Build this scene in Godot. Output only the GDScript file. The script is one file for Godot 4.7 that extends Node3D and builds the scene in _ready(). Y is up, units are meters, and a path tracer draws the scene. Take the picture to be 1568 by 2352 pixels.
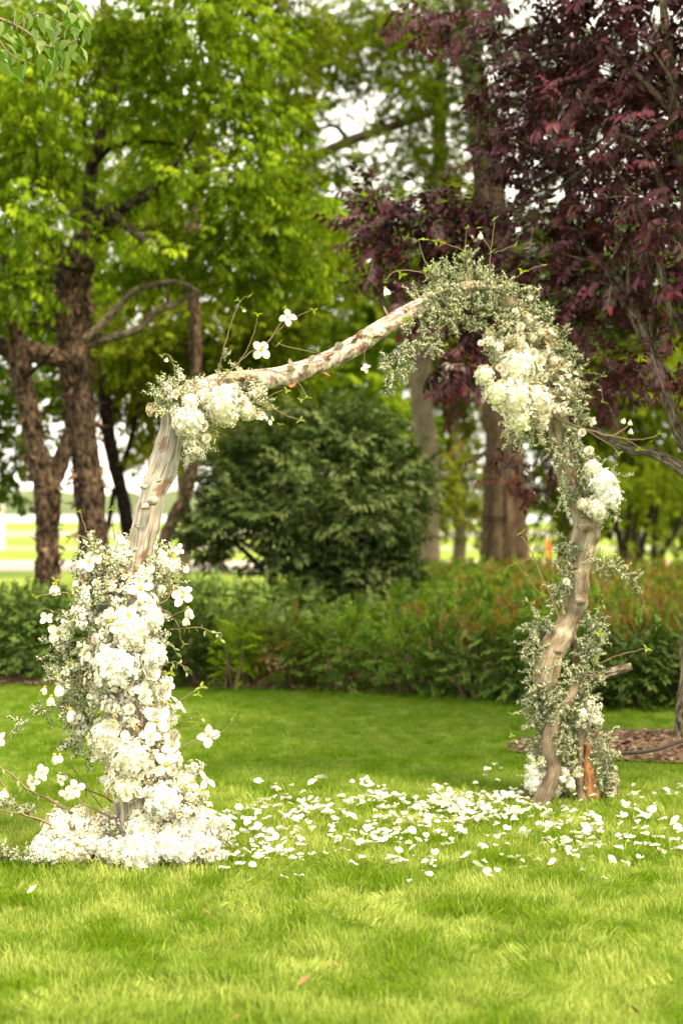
extends Node3D
# A flower-dressed log arch on a park lawn, with a shrub bed, trees and a lake behind it.

const FOCAL := 3267.0      # pixels of a 1568 x 2352 picture per unit of width over distance
const EYE := 1.5
var rng := RandomNumberGenerator.new()
var noise := FastNoiseLite.new()
var fine := FastNoiseLite.new()
var M := {}                # materials
var G := {}                # shared meshes

# A place given as a direction from the eye (in pixels of the picture) and a distance in metres.
func at(px: float, py: float, d: float) -> Vector3:
	return Vector3((px - 784.0) * d / FOCAL, EYE - (py - 1176.0) * d / FOCAL, -d)

func on_ground(px: float, py: float, h := 0.0) -> Vector3:
	var d := (EYE - h) * FOCAL / (py - 1176.0)
	return at(px, py, d)

func size_at(px: float, d: float) -> float:
	return px * d / FOCAL

func rnd(a: float, b: float) -> float:
	return rng.randf_range(a, b)

func unit_vector() -> Vector3:
	var z := rnd(-1, 1)
	var a := rnd(0, TAU)
	var r := sqrt(maxf(0.0, 1.0 - z * z))
	return Vector3(r * cos(a), z, r * sin(a))

func facing(n: Vector3, spin: float) -> Basis:      # a basis whose y axis is n
	var y := n.normalized()
	var side := Vector3.RIGHT if absf(y.x) < 0.8 else Vector3.BACK
	var x := side.cross(y).normalized().rotated(y, spin)
	return Basis(x, y, x.cross(y).normalized())

func along(n: Vector3, spin: float) -> Basis:       # a basis whose -z axis is n, y as upright as can be, then rolled
	var z := -n.normalized()
	var up := Vector3.UP if absf(z.y) < 0.95 else Vector3.RIGHT
	var x := up.cross(z).normalized()
	return Basis(x, z.cross(x), z).rotated(z, spin)

func smooth_path(pts: Array, step: int) -> Array:   # Catmull-Rom through Vector4(x, y, z, radius)
	var out := []
	for k in range(pts.size() - 1):
		var a: Vector4 = pts[maxi(k - 1, 0)]
		var b: Vector4 = pts[k]
		var c: Vector4 = pts[k + 1]
		var d: Vector4 = pts[mini(k + 2, pts.size() - 1)]
		for j in step:
			var t := float(j) / step
			out.append(0.5 * ((2.0 * b) + (c - a) * t + (2.0 * a - 5.0 * b + 4.0 * c - d) * t * t + (3.0 * b - a - 3.0 * c + d) * t * t * t))
	out.append(pts[-1])
	return out

func px_path(list: Array, d: float, step := 6) -> Array:   # [px, py, width in px, (distance)] -> smooth path
	var pts := []
	for p in list:
		var dd: float = p[3] if p.size() > 3 else d
		var q := at(p[0], p[1], dd)
		pts.append(Vector4(q.x, q.y, q.z, size_at(p[2] * 0.5, dd)))
	return smooth_path(pts, step)

class Build:
	var v := PackedVector3Array()
	var c := PackedColorArray()
	var u := PackedVector2Array()
	var i := PackedInt32Array()

	func vert(p: Vector3, col: Color, uv := Vector2.ZERO) -> int:
		v.append(p)
		c.append(col)
		u.append(uv)
		return v.size() - 1

	func tri(a: int, b: int, d: int) -> void:
		i.append(a)
		i.append(b)
		i.append(d)

	func quad(a: int, b: int, d: int, e: int) -> void:
		tri(a, b, d)
		tri(a, d, e)

	func add(o: Build, t: Transform3D, tint := Color.WHITE) -> void:
		var base := v.size()
		for k in o.v.size():
			v.append(t * o.v[k])
			c.append(o.c[k] * tint)
		u.append_array(o.u)
		for k in o.i:
			i.append(base + k)

	func commit(m: Material) -> ArrayMesh:
		var n := PackedVector3Array()
		n.resize(v.size())
		for k in range(0, i.size(), 3):
			var a := v[i[k]]
			var w := (v[i[k + 2]] - a).cross(v[i[k + 1]] - a)
			n[i[k]] += w
			n[i[k + 1]] += w
			n[i[k + 2]] += w
		for k in n.size():
			n[k] = n[k].normalized() if n[k].length_squared() > 1e-20 else Vector3.UP
		var arrays := []
		arrays.resize(Mesh.ARRAY_MAX)
		arrays[Mesh.ARRAY_VERTEX] = v
		arrays[Mesh.ARRAY_NORMAL] = n
		arrays[Mesh.ARRAY_COLOR] = c
		arrays[Mesh.ARRAY_TEX_UV] = u
		arrays[Mesh.ARRAY_INDEX] = i
		var mesh := ArrayMesh.new()
		mesh.add_surface_from_arrays(Mesh.PRIMITIVE_TRIANGLES, arrays)
		mesh.surface_set_material(0, m)
		return mesh

# ---- naming and parenting
func numbered(parent: Node, called: String) -> String:
	if not parent.has_node(called):
		return called
	var counts: Dictionary = parent.get_meta("counts") if parent.has_meta("counts") else {}
	var k: int = counts.get(called, 0) + 1
	counts[called] = k
	parent.set_meta("counts", counts)
	return "%s_%03d" % [called, k]

func put(called: String, node: Node3D, parent: Node = self) -> Node3D:
	node.name = numbered(parent, called)
	parent.add_child(node, true)
	return node

func part(called: String, mesh: Mesh, parent: Node, t := Transform3D(), mat: Material = null) -> MeshInstance3D:
	var o := MeshInstance3D.new()
	o.mesh = mesh
	o.transform = t
	if mat:
		o.material_override = mat
	put(called, o, parent)
	return o

func thing(called: String, label: String, category: String, where := Vector3.ZERO, group := "") -> Node3D:
	var o := Node3D.new()
	o.position = where
	put(called, o)
	return tag(o, label, category, group)

func tag(o: Node3D, label: String, category: String, group := "", kind := "") -> Node3D:
	o.set_meta("label", label)
	if category:
		o.set_meta("category", category)
	if group:
		o.set_meta("group", group)
	if kind:
		o.set_meta("kind", kind)
	return o

func structure(called: String, mesh: Mesh, label: String, t := Transform3D()) -> MeshInstance3D:
	var o := part(called, mesh, self, t)
	o.set_meta("kind", "structure")
	o.set_meta("label", label)
	return o

func many(called: String, mesh: Mesh, places: Array, tints: Array, parent: Node, m: Material) -> MultiMeshInstance3D:
	var mm := MultiMesh.new()
	mm.transform_format = MultiMesh.TRANSFORM_3D
	mm.use_colors = true
	mm.mesh = mesh
	mm.instance_count = places.size()
	for k in places.size():
		mm.set_instance_transform(k, places[k])
		mm.set_instance_color(k, tints[k])
	var o := MultiMeshInstance3D.new()
	o.multimesh = mm
	o.material_override = m
	put(called, o, parent)
	o.set_meta("kind", "stuff")
	return o

# ---- shapes
func leaf_shape(length: float, width: float, rows: int, fold: float, droop: float, col: Color, peak := 0.4, stalk := 0.0) -> Build:
	var b := Build.new()
	if rows == 1:      # a folded kite, for leaves seen small
		b.vert(Vector3(0, 0, -stalk), col)
		b.vert(Vector3(-width * 0.5, fold * width * 0.5 - droop * peak * peak * length, -stalk - length * peak), col)
		b.vert(Vector3(0, -droop * length, -stalk - length), col)
		b.vert(Vector3(width * 0.5, fold * width * 0.5 - droop * peak * peak * length, -stalk - length * peak), col)
		b.tri(0, 1, 2)
		b.tri(0, 2, 3)
		return b
	for k in rows + 1:
		var t := float(k) / rows
		var w := width * 0.5 * (pow(t / peak, 0.75) if t < peak else pow(maxf(0.0, (1.0 - t) / (1.0 - peak)), 0.8))
		if k == 0:
			w = width * 0.04
		var y := -droop * t * t * length
		var z := -(stalk + t * length)
		b.vert(Vector3(-w, y + fold * w, z), col, Vector2(0, t))
		b.vert(Vector3(0, y, z), col, Vector2(0.5, t))
		b.vert(Vector3(w, y + fold * w, z), col, Vector2(1, t))
		if k:
			var a := (k - 1) * 3
			b.quad(a, a + 3, a + 4, a + 1)
			b.quad(a + 1, a + 4, a + 5, a + 2)
	return b

func tube(b: Build, path: Array, sides: int, style: String, rough := 0.0, cap := true, vscale := 1.0) -> void:
	var first := b.v.size()
	var x := Vector3.ZERO
	var length := 0.0
	var n := path.size()
	for k in n:
		var p := Vector3(path[k].x, path[k].y, path[k].z)
		var q0: Vector4 = path[maxi(k - 1, 0)]
		var q1: Vector4 = path[mini(k + 1, n - 1)]
		var dir := Vector3(q1.x - q0.x, q1.y - q0.y, q1.z - q0.z).normalized()
		if k:
			length += Vector3(path[k].x - path[k - 1].x, path[k].y - path[k - 1].y, path[k].z - path[k - 1].z).length()
			x = (x - dir * x.dot(dir)).normalized()
		else:
			x = (Vector3.RIGHT if absf(dir.x) < 0.8 else Vector3.UP).cross(dir).normalized()
		var y := dir.cross(x)
		var r: float = path[k].w
		for s in sides + 1:
			var a := TAU * (s % sides) / sides
			var radial := x * cos(a) + y * sin(a)
			var rr := r
			if rough > 0.0:
				rr *= 1.0 + rough * (0.9 * noise.get_noise_3dv(p * 3.5) + 0.7 * noise.get_noise_3d(p.x * 6.0 + radial.x * r * 9.0, p.y * 6.0 + radial.y * r * 9.0, p.z * 6.0 + radial.z * r * 9.0) + 0.5 * fine.get_noise_3dv((p + radial * r) * 3.0))
				if style == "redwood":
					rr *= 1.0 + 0.09 * sin(a * 9.0 + 2.0 * noise.get_noise_1d(p.y * 4.0)) + 0.05 * sin(a * 17.0 + p.y)
			var w := p + radial * rr
			b.vert(w, bark_colour(style, w, a, length, r), Vector2(float(s) / sides * maxf(1.0, roundf(r * 10.0)), length * vscale))
	for k in range(n - 1):
		for s in sides:
			var a := first + k * (sides + 1) + s
			b.quad(a, a + sides + 1, a + sides + 2, a + 1)
	if cap:
		for e in [0, n - 1]:
			if path[e].w < 0.004:
				continue
			var ring: int = first + e * (sides + 1)
			var cc := Color(0.42, 0.3, 0.17) if style != "twig" and style != "dark" else bark_colour(style, Vector3.ZERO, 0, 0, 1)
			var mid := b.vert(Vector3(path[e].x, path[e].y, path[e].z), cc, Vector2(0.5, 0.5))
			var rim := []
			for s in sides:
				rim.append(b.vert(b.v[ring + s], cc * 0.9, Vector2(0.5 + 0.4 * cos(TAU * s / sides), 0.5 + 0.4 * sin(TAU * s / sides))))
			for s in sides:
				if e == 0:
					b.tri(mid, rim[s], rim[(s + 1) % sides])
				else:
					b.tri(mid, rim[(s + 1) % sides], rim[s])

func bark_colour(style: String, p: Vector3, a: float, l: float, _r: float) -> Color:
	var f := noise.get_noise_3dv(p * 9.0)
	var g := fine.get_noise_3dv(p * 4.0)
	match style:
		"driftwood":
			var streak := noise.get_noise_3d(cos(a) * 5.0, sin(a) * 5.0, l * 1.6)
			var fibre := noise.get_noise_3d(cos(a) * 18.0, sin(a) * 18.0, l * 2.5)
			var k := clampf(0.55 + 0.8 * streak + 0.5 * fibre + 0.5 * f, 0, 1)
			var col := Color(0.31, 0.27, 0.23).lerp(Color(0.58, 0.54, 0.48), k)
			var crack := noise.get_noise_3d(cos(a) * 9.0 + 3.0, sin(a) * 9.0, l * 0.9)
			col = col.lerp(Color(0.10, 0.07, 0.05), clampf((crack - 0.30) * 9.0, 0, 1) * 0.75)
			return col.lerp(Color(0.15, 0.07, 0.045), clampf((f - 0.28) * 7.0, 0, 1) * 0.8)
		"dark_driftwood":
			var streak := noise.get_noise_3d(cos(a) * 4.0, sin(a) * 4.0, l * 1.6)
			var k := clampf(0.45 + 0.8 * streak + 0.8 * f + 0.5 * g, 0, 1)
			return Color(0.20, 0.15, 0.095).lerp(Color(0.46, 0.39, 0.31), k)
		"birch":
			var ring := noise.get_noise_3d(l * 14.0, a * 0.6, 3.0)
			var col := Color(0.66, 0.61, 0.55).lerp(Color(0.42, 0.36, 0.30), clampf(0.5 + ring * 1.4 + g, 0, 1))
			var peel := noise.get_noise_3d(l * 7.0, cos(a) * 1.6, sin(a) * 1.6)
			return col.lerp(Color(0.25, 0.11, 0.075), clampf((peel - 0.15) * 14.0, 0, 1) * 0.9)
		"grey_bark":
			return Color(0.20, 0.15, 0.105).lerp(Color(0.38, 0.32, 0.25), clampf(0.5 + f * 0.9 + g * 0.6, 0, 1))
		"brown_bark":
			return Color(0.125, 0.095, 0.068).lerp(Color(0.29, 0.23, 0.165), clampf(0.5 + f * 0.9 + g * 0.7, 0, 1))
		"raw_wood":
			return Color(0.20, 0.09, 0.04).lerp(Color(0.37, 0.19, 0.09), clampf(0.5 + noise.get_noise_3d(cos(a) * 9.0, sin(a) * 9.0, l * 3.0), 0, 1))
		"river_birch":
			var k := clampf(0.5 + f * 1.3 + g * 0.6, 0, 1)
			return Color(0.05, 0.035, 0.025).lerp(Color(0.18, 0.125, 0.085), k)
		"redwood":
			return Color(0.055, 0.038, 0.026).lerp(Color(0.125, 0.09, 0.06), clampf(0.5 + 1.2 * noise.get_noise_3d(cos(a) * 14.0, sin(a) * 14.0, l * 0.8), 0, 1))
		"purple_bark":
			return Color(0.15, 0.12, 0.085).lerp(Color(0.27, 0.225, 0.16), clampf(0.5 + f, 0, 1))
		"dark":
			return Color(0.035, 0.027, 0.022)
		"pale_trunk":
			return Color(0.13, 0.105, 0.075).lerp(Color(0.21, 0.175, 0.125), clampf(0.5 + f, 0, 1))
		"twig":
			return Color(0.20, 0.15, 0.095)
		"green_stem":
			return Color(0.22, 0.24, 0.09)
	return Color(0.3, 0.3, 0.3)

func log_mesh(list: Array, d: float, sides: int, style: String, rough: float, mat: String, step := 8) -> ArrayMesh:
	var b := Build.new()
	tube(b, px_path(list, d, step), sides, style, rough)
	return b.commit(M[mat])

# ---- materials
func grey_image(w: int, h: int, fx: float, fy: float, lo: float, hi: float, seed_: int) -> Image:
	var f := FastNoiseLite.new()
	f.seed = seed_
	f.frequency = 1.0
	f.fractal_octaves = 4
	var im := Image.create(w, h, false, Image.FORMAT_RGB8)
	for y in h:
		for x in w:
			var a := TAU * x / w
			var c := TAU * y / h
			# a torus in the noise keeps the texture seamless
			var n := f.get_noise_3d(cos(a) * fx + sin(c) * fy * 0.5, sin(a) * fx + 7.0, cos(c) * fy)
			var g := clampf(lerpf(lo, hi, 0.5 + n * 0.9), 0, 1)
			im.set_pixel(x, y, Color(g, g, g))
	return im

func material(called: String, rough: float, spec := 0.4, back := Color.BLACK, tex: Image = null, bump := 0.0) -> StandardMaterial3D:
	var m := StandardMaterial3D.new()
	m.resource_name = called
	m.vertex_color_use_as_albedo = true
	m.roughness = rough
	m.metallic_specular = spec
	m.cull_mode = BaseMaterial3D.CULL_DISABLED
	if back != Color.BLACK:
		m.backlight_enabled = true
		m.backlight = back
	if tex:
		var t := ImageTexture.create_from_image(tex)
		m.albedo_texture = t
		if bump > 0.0:
			m.heightmap_enabled = true
			m.heightmap_texture = t
			m.heightmap_scale = bump
	M[called] = m
	return m

func make_materials() -> void:
	noise.seed = 11
	noise.frequency = 1.0
	noise.fractal_octaves = 3
	fine.seed = 23
	fine.frequency = 3.0
	fine.fractal_octaves = 3
	var grain := grey_image(192, 384, 6.0, 1.0, 0.68, 1.12, 5)
	var plates := grey_image(192, 192, 2.5, 2.5, 0.3, 1.2, 9)
	var cross := grey_image(192, 192, 1.2, 6.0, 0.6, 1.1, 13)
	material("wood", 0.85, 0.25, Color.BLACK, grain, 0.5)
	material("bark", 0.92, 0.2, Color.BLACK, plates, 1.4)
	material("groove", 0.95, 0.2, Color.BLACK, grain, 4.0)
	material("paper_bark", 0.75, 0.3, Color.BLACK, cross, 0.6)
	material("twig", 0.8, 0.25)
	material("petal", 0.6, 0.2, Color(0.6, 0.6, 0.55))
	material("floret", 0.75, 0.15, Color(0.4, 0.4, 0.36))
	M["petal"].albedo_color = Color(1, 1, 1)
	M["floret"].albedo_color = Color(1, 1, 1)
	material("leaf", 0.6, 0.1, Color(1.0, 1.0, 0.35))
	material("dark_leaf", 0.5, 0.22, Color(0.55, 0.55, 0.2))
	material("sprig", 0.65, 0.2, Color(0.5, 0.6, 0.3))
	material("purple", 0.45, 0.3, Color(0.36, 0.1, 0.12))
	material("grass", 0.7, 0.06, Color(0.9, 0.9, 0.35))
	material("plain", 0.9, 0.2)
	material("black_metal", 0.5, 0.4)

func _ready() -> void:
	rng.seed = 4711
	# camera: 50 mm lens, wide open, focused on the front flowers
	var cam := Camera3D.new()
	cam.name = "camera"
	var lens := CameraAttributesPhysical.new()
	lens.frustum_focal_length = 48.61
	lens.frustum_near = 0.1
	lens.frustum_far = 4000.0
	lens.frustum_focus_distance = 6.2
	lens.exposure_aperture = 1.7
	cam.attributes = lens
	cam.keep_aspect = Camera3D.KEEP_HEIGHT
	cam.fov = 39.6
	cam.near = 0.1
	cam.far = 4000.0
	cam.position = Vector3(0, EYE, 0)
	add_child(cam)
	# bright, thinly overcast sky
	var env := Environment.new()
	env.background_mode = Environment.BG_SKY
	var sky_look := ProceduralSkyMaterial.new()
	sky_look.sky_top_color = Color(1.0, 0.975, 0.90)
	sky_look.sky_horizon_color = Color(1.0, 0.98, 0.91)
	sky_look.sky_curve = 0.25
	sky_look.sky_energy_multiplier = 1.1
	sky_look.ground_bottom_color = Color(0.25, 0.28, 0.15)
	sky_look.ground_horizon_color = Color(0.6, 0.62, 0.55)
	var sky := Sky.new()
	sky.sky_material = sky_look
	env.sky = sky
	env.tonemap_mode = Environment.TONE_MAPPER_LINEAR
	env.tonemap_exposure = 2.3
	env.background_energy_multiplier = 1.0
	env.sdfgi_enabled = true
	env.ssao_enabled = true
	env.ssil_enabled = true
	var world := WorldEnvironment.new()
	world.name = "world"
	world.environment = env
	add_child(world)
	# the sun behind thin cloud: high, to the right and a little behind the eye
	var sun := DirectionalLight3D.new()
	sun.name = "sun"
	sun.light_energy = 1.2
	sun.light_color = Color(1.0, 0.92, 0.76)
	sun.light_angular_distance = 10.0
	sun.shadow_enabled = true
	sun.rotation_degrees = Vector3(-54, 47, 0)
	add_child(sun)

	make_materials()
	make_shapes()
	lay_ground()
	plant_bed()
	plant_trees()
	build_arch()
	dress_arch()
	scatter_petals()
	scatter_small_things()

# ---- shared small shapes
func spray_of(leaves: int, length: float, leaf_l: float, leaf_w: float, rows: int, droop: float, cols: Array, stem: Color, spread := 1.0, peak := 0.4) -> Array:
	# a twig with leaves to both sides: [Build, transforms of the leaves, Build of one leaf]
	var b := Build.new()
	var one := leaf_shape(leaf_l, leaf_w, rows, 0.35, 0.25, Color.WHITE, peak, leaf_l * 0.12)
	var spots := []
	if rows > 1:
		tube(b, [Vector4(0, 0, 0, length * 0.012), Vector4(0, 0.02 * length, -length * 0.5, length * 0.009), Vector4(0, -0.05 * length, -length * 0.95, length * 0.004)], 4, "twig", 0.0, false)
	for k in leaves:
		var t := (k + 0.6) / leaves
		var side := 1.0 if k % 2 == 0 else -1.0
		var yaw := side * rnd(0.5, 1.2) * spread * (1.0 - 0.6 * t)
		var basis := Basis.from_euler(Vector3(-droop * rnd(0.4, 1.5), -yaw, rnd(-0.6, 0.6)))
		var where := Vector3(side * 0.01 * length, rnd(-0.04, 0.04) * length, -length * t * 0.92)
		var sc := rnd(0.72, 1.15)
		var tr := Transform3D(basis.scaled_local(Vector3(sc, sc, sc)), where)
		spots.append(tr)
		b.add(one, tr, cols[rng.randi() % cols.size()])
	return [b, spots, one]

func make_shapes() -> void:
	var w := Color.WHITE
	var shades := [w, w * 0.8, w * 1.15, w * 0.95]
	var dull := Color(1, 1, 1)
	# sprays for crowns, tinted per copy
	var r := spray_of(11, 0.30, 0.085, 0.05, 3, 0.5, shades, dull)
	G["leaf_spray"] = r[0].commit(M["leaf"])
	G["leaf_spots"] = r[1]
	G["green_leaf"] = r[2].commit(M["leaf"])
	r = spray_of(9, 0.26, 0.075, 0.045, 2, 0.7, shades, dull)
	G["leaf_spray_b"] = r[0].commit(M["leaf"])
	r = spray_of(12, 0.22, 0.072, 0.040, 3, 0.4, shades, dull, 1.3, 0.45)
	G["purple_spray"] = r[0].commit(M["purple"])
	G["purple_spots"] = r[1]
	G["purple_leaf"] = r[2].commit(M["purple"])
	var ruddy := [w, w * 0.8, w * 1.15, Color(4.2, 0.4, 0.7), w, w * 0.9, Color(2.6, 0.6, 0.8), Color(4.0, 0.4, 0.7)]
	G["ruddy_spray"] = spray_of(12, 0.22, 0.072, 0.040, 3, 0.4, ruddy, dull, 1.3, 0.45)[0].commit(M["purple"])
	G["purple_spray_b"] = spray_of(10, 0.22, 0.065, 0.036, 3, 0.6, shades, dull, 1.5, 0.4)[0].commit(M["purple"])
	r = spray_of(13, 0.55, 0.16, 0.09, 1, 0.5, shades, dull)
	G["far_spray"] = r[0].commit(M["leaf"])
	r = spray_of(16, 0.20, 0.095, 0.03, 1, 0.25, shades, dull, 1.6)
	G["evergreen_spray"] = r[0].commit(M["dark_leaf"])
	r = spray_of(16, 0.17, 0.045, 0.022, 1, 0.2, shades, dull, 1.3)
	G["shrub_spray"] = r[0].commit(M["leaf"])
	G["shrub_spray_dark"] = r[0].commit(M["dark_leaf"])

# ---- the ground
func sheet(x0: float, x1: float, z0: float, z1: float, y: float, mat: String) -> ArrayMesh:
	var b := Build.new()
	var a := b.vert(Vector3(x0, y, z0), Color.WHITE)
	b.vert(Vector3(x1, y, z0), Color.WHITE)
	b.vert(Vector3(x1, y, z1), Color.WHITE)
	b.vert(Vector3(x0, y, z1), Color.WHITE)
	b.quad(a, a + 3, a + 2, a + 1) if z1 > z0 else b.quad(a, a + 1, a + 2, a + 3)
	return b.commit(M[mat])

func ground_material(called: String, lo: Color, hi: Color, freq: float, seed_: int, scale: float) -> void:
	var f := FastNoiseLite.new()
	f.seed = seed_
	f.frequency = freq
	f.fractal_octaves = 5
	var t := NoiseTexture2D.new()
	t.noise = f
	t.width = 512
	t.height = 512
	t.seamless = true
	var ramp := Gradient.new()
	ramp.set_color(0, lo.linear_to_srgb())
	ramp.set_color(1, hi.linear_to_srgb())
	t.color_ramp = ramp
	var m := StandardMaterial3D.new()
	m.resource_name = called
	m.albedo_texture = t
	m.uv1_triplanar = true
	m.uv1_world_triplanar = true
	m.uv1_scale = Vector3(scale, scale, scale)
	m.roughness = 0.95
	m.metallic_specular = 0.2
	M[called] = m

func lay_ground() -> void:
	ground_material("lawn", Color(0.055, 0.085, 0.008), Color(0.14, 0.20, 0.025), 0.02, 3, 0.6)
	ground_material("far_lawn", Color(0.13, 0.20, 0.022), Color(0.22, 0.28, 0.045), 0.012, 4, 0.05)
	ground_material("mulch", Color(0.055, 0.035, 0.022), Color(0.20, 0.14, 0.09), 0.05, 6, 0.9)
	ground_material("paving", Color(0.42, 0.36, 0.31), Color(0.52, 0.45, 0.39), 0.02, 8, 0.2)
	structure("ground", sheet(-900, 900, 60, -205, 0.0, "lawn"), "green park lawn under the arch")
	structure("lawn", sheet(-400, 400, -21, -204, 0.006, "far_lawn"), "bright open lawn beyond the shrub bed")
	structure("path", sheet(-200, 200, -36.0, -43.5, 0.012, "paving"), "pale pinkish path across the far lawn")
	ground_material("asphalt", Color(0.20, 0.19, 0.17), Color(0.27, 0.25, 0.22), 0.02, 8, 0.2)
	structure("road", sheet(-300, 300, -56, -61, 0.012, "asphalt"), "pale road far behind the trees")
	structure("road", sheet(-300, 300, -84, -112, 0.012, "asphalt"), "wide pale paved strip along the waterside")
	var lake := StandardMaterial3D.new()
	lake.albedo_color = Color(0.55, 0.6, 0.62)
	lake.roughness = 0.15
	lake.metallic_specular = 0.5
	M["lake"] = lake
	structure("water", sheet(-1500, 1500, -206, -1500, -0.2, "lake"), "pale lake shining white behind the park")
	# the far shore
	var shore := Build.new()
	var last := -1
	for k in 161:
		var x := -1200.0 + k * 15.0
		var h := 15.0 + 8.0 * noise.get_noise_1d(x * 0.02) + 5.0 * fine.get_noise_1d(x * 0.03)
		var a := shore.vert(Vector3(x, -1, -1000), Color(0.10, 0.13, 0.07))
		shore.vert(Vector3(x, h, -1006 - rnd(0, 6)), Color(0.12, 0.15, 0.08) * rnd(0.8, 1.3))
		shore.vert(Vector3(x, h * 0.7, -1060), Color(0.10, 0.13, 0.07))
		if last >= 0:
			shore.quad(last, a, a + 1, last + 1)
			shore.quad(last + 1, a + 1, a + 2, last + 2)
		last = a
	structure("terrain", shore.commit(M["plain"]), "low hazy green far shore across the lake")
	# mulch: under the shrub bed and round the purple tree
	var bed := Build.new()
	for k in 41:
		var x := -8.0 + k * 0.4
		var front := bed_edge(x) + 0.06 * sin(x * 5.0) + 0.05 * noise.get_noise_1d(x * 2.0)
		var a := bed.vert(Vector3(x, 0.010, front), Color.WHITE)
		bed.vert(Vector3(x, 0.05, front - 0.25), Color.WHITE)
		bed.vert(Vector3(x, 0.03, -20.5), Color.WHITE)
		if k:
			bed.quad(a - 3, a - 2, a + 1, a)
			bed.quad(a - 2, a - 1, a + 2, a + 1)
	structure("mulch_bed", bed.commit(M["mulch"]), "brown bark mulch under the shrub bed")
	var ring := Build.new()
	var hub := ring.vert(Vector3(TREE_FOOT.x, 0.10, TREE_FOOT.z), Color.WHITE)
	for k in 41:
		var a := TAU * k / 40.0
		var q := Vector3(TREE_FOOT.x + cos(a) * (1.12 + 0.05 * sin(a * 7)), 0.012, TREE_FOOT.z - 0.08 + sin(a) * (0.56 + 0.03 * sin(a * 5)))
		ring.vert(q, Color.WHITE)
		if k:
			ring.tri(hub, hub + k, hub + k + 1)
	structure("mulch_bed", ring.commit(M["mulch"]), "ring of brown mulch round the foot of the purple tree")
	sow_grass()
	mulch_chips()

const TREE_FOOT := Vector3(2.17, 0, -8.95)

func bed_edge(x: float) -> float:      # where lawn meets mulch
	return -12.25 + clampf((x + 1.5) * 0.28, 0.0, 1.55) + (0.25 if x > 2.0 else 0.0)

func in_tree_ring(x: float, z: float) -> bool:
	return pow((x - TREE_FOOT.x) / 1.12, 2) + pow((z - TREE_FOOT.z + 0.08) / 0.56, 2) < 1.0

func tuft(blades: int, radius: float, tall: float, wide: float) -> ArrayMesh:
	var b := Build.new()
	for k in blades:
		var a := rnd(0, TAU)
		var rr := radius * sqrt(rnd(0, 1))
		var root := Vector3(cos(a) * rr, 0, sin(a) * rr)
		var h := tall * rnd(0.55, 1.25)
		var yaw := rnd(0, TAU)
		var lean := Vector3(cos(yaw), 0, sin(yaw)) * rnd(0.15, 0.7) * h
		var sideways := Vector3(-sin(yaw + rnd(-0.6, 0.6)), 0, cos(yaw)) * wide * rnd(0.6, 1.2) * (0.9 if rng.randf() < 0.12 else 0.5)
		var col := Color(1, 1, 1) * rnd(0.7, 1.25)
		var pick := rng.randf()
		if pick < 0.16:
			col = Color(1.9, 1.4, 1.3) * rnd(0.8, 1.2)      # straw
		elif pick < 0.3:
			col = Color(0.7, 0.85, 0.7)
		var p0 := b.vert(root - sideways, col)
		b.vert(root + sideways, col)
		var mid := root + lean * 0.32 + Vector3.UP * h * 0.6
		b.vert(mid - sideways * 0.8, col)
		b.vert(mid + sideways * 0.8, col)
		b.vert(root + lean + Vector3.UP * h * 0.93, col)
		b.quad(p0, p0 + 2, p0 + 3, p0 + 1)
		b.tri(p0 + 2, p0 + 4, p0 + 3)
	return b.commit(M["grass"])

func sow_grass() -> void:
	var kinds := [tuft(64, 0.075, 0.034, 0.0026), tuft(60, 0.07, 0.040, 0.0026), tuft(60, 0.085, 0.029, 0.0028), tuft(56, 0.06, 0.043, 0.0024)]
	var places := [[], [], [], []]
	var tints := [[], [], [], []]
	var z := -2.6
	while z > -13.3:
		var step: float = 0.052 if z > -6.5 else 0.066 if z > -9.0 else 0.085
		var half := absf(z) * 0.24 + 2.0
		var x := -half
		while x < half:
			var px := x + rnd(-0.6, 0.6) * step
			var pz := z + rnd(-0.6, 0.6) * step
			x += step
			if pz < bed_edge(px) + 0.05 + rnd(-0.12, 0.06) or in_tree_ring(px, pz):
				continue
			var k := rng.randi() % 4
			var flow := noise.get_noise_2d(px * 1.9, pz * 1.9) * 6.0 + rnd(-1.5, 1.5)
			var lay := clampf(0.35 + 1.1 * noise.get_noise_2d(px * 2.1 + 40.0, pz * 2.1), 0.0, 1.0)
			var basis := Basis(Vector3(cos(flow), 0, sin(flow)), lay * 0.85) * Basis(Vector3.UP, rnd(0, TAU))
			var s := rnd(0.75, 1.2) * (1.0 + 0.35 * noise.get_noise_2d(px * 3.0, pz * 3.0 + 90.0))
			if pz < -8.0:
				s *= 0.85
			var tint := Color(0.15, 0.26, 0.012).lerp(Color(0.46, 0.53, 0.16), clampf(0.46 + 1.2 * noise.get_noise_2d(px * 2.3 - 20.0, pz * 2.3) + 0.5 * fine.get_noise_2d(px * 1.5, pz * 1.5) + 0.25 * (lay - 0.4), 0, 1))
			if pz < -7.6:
				tint = tint.lerp(Color(0.10, 0.205, 0.005), clampf((-7.0 - pz) * 0.5, 0.0, 0.8))  # tree shade put into the colour of the grass behind the arch
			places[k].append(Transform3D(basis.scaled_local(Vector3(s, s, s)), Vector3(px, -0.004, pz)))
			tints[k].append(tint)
		z -= step
	for k in 4:
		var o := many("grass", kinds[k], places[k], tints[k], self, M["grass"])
		tag(o, "short lush lawn grass in clumps round the arch", "grass", "lawn grass", "stuff")

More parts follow.
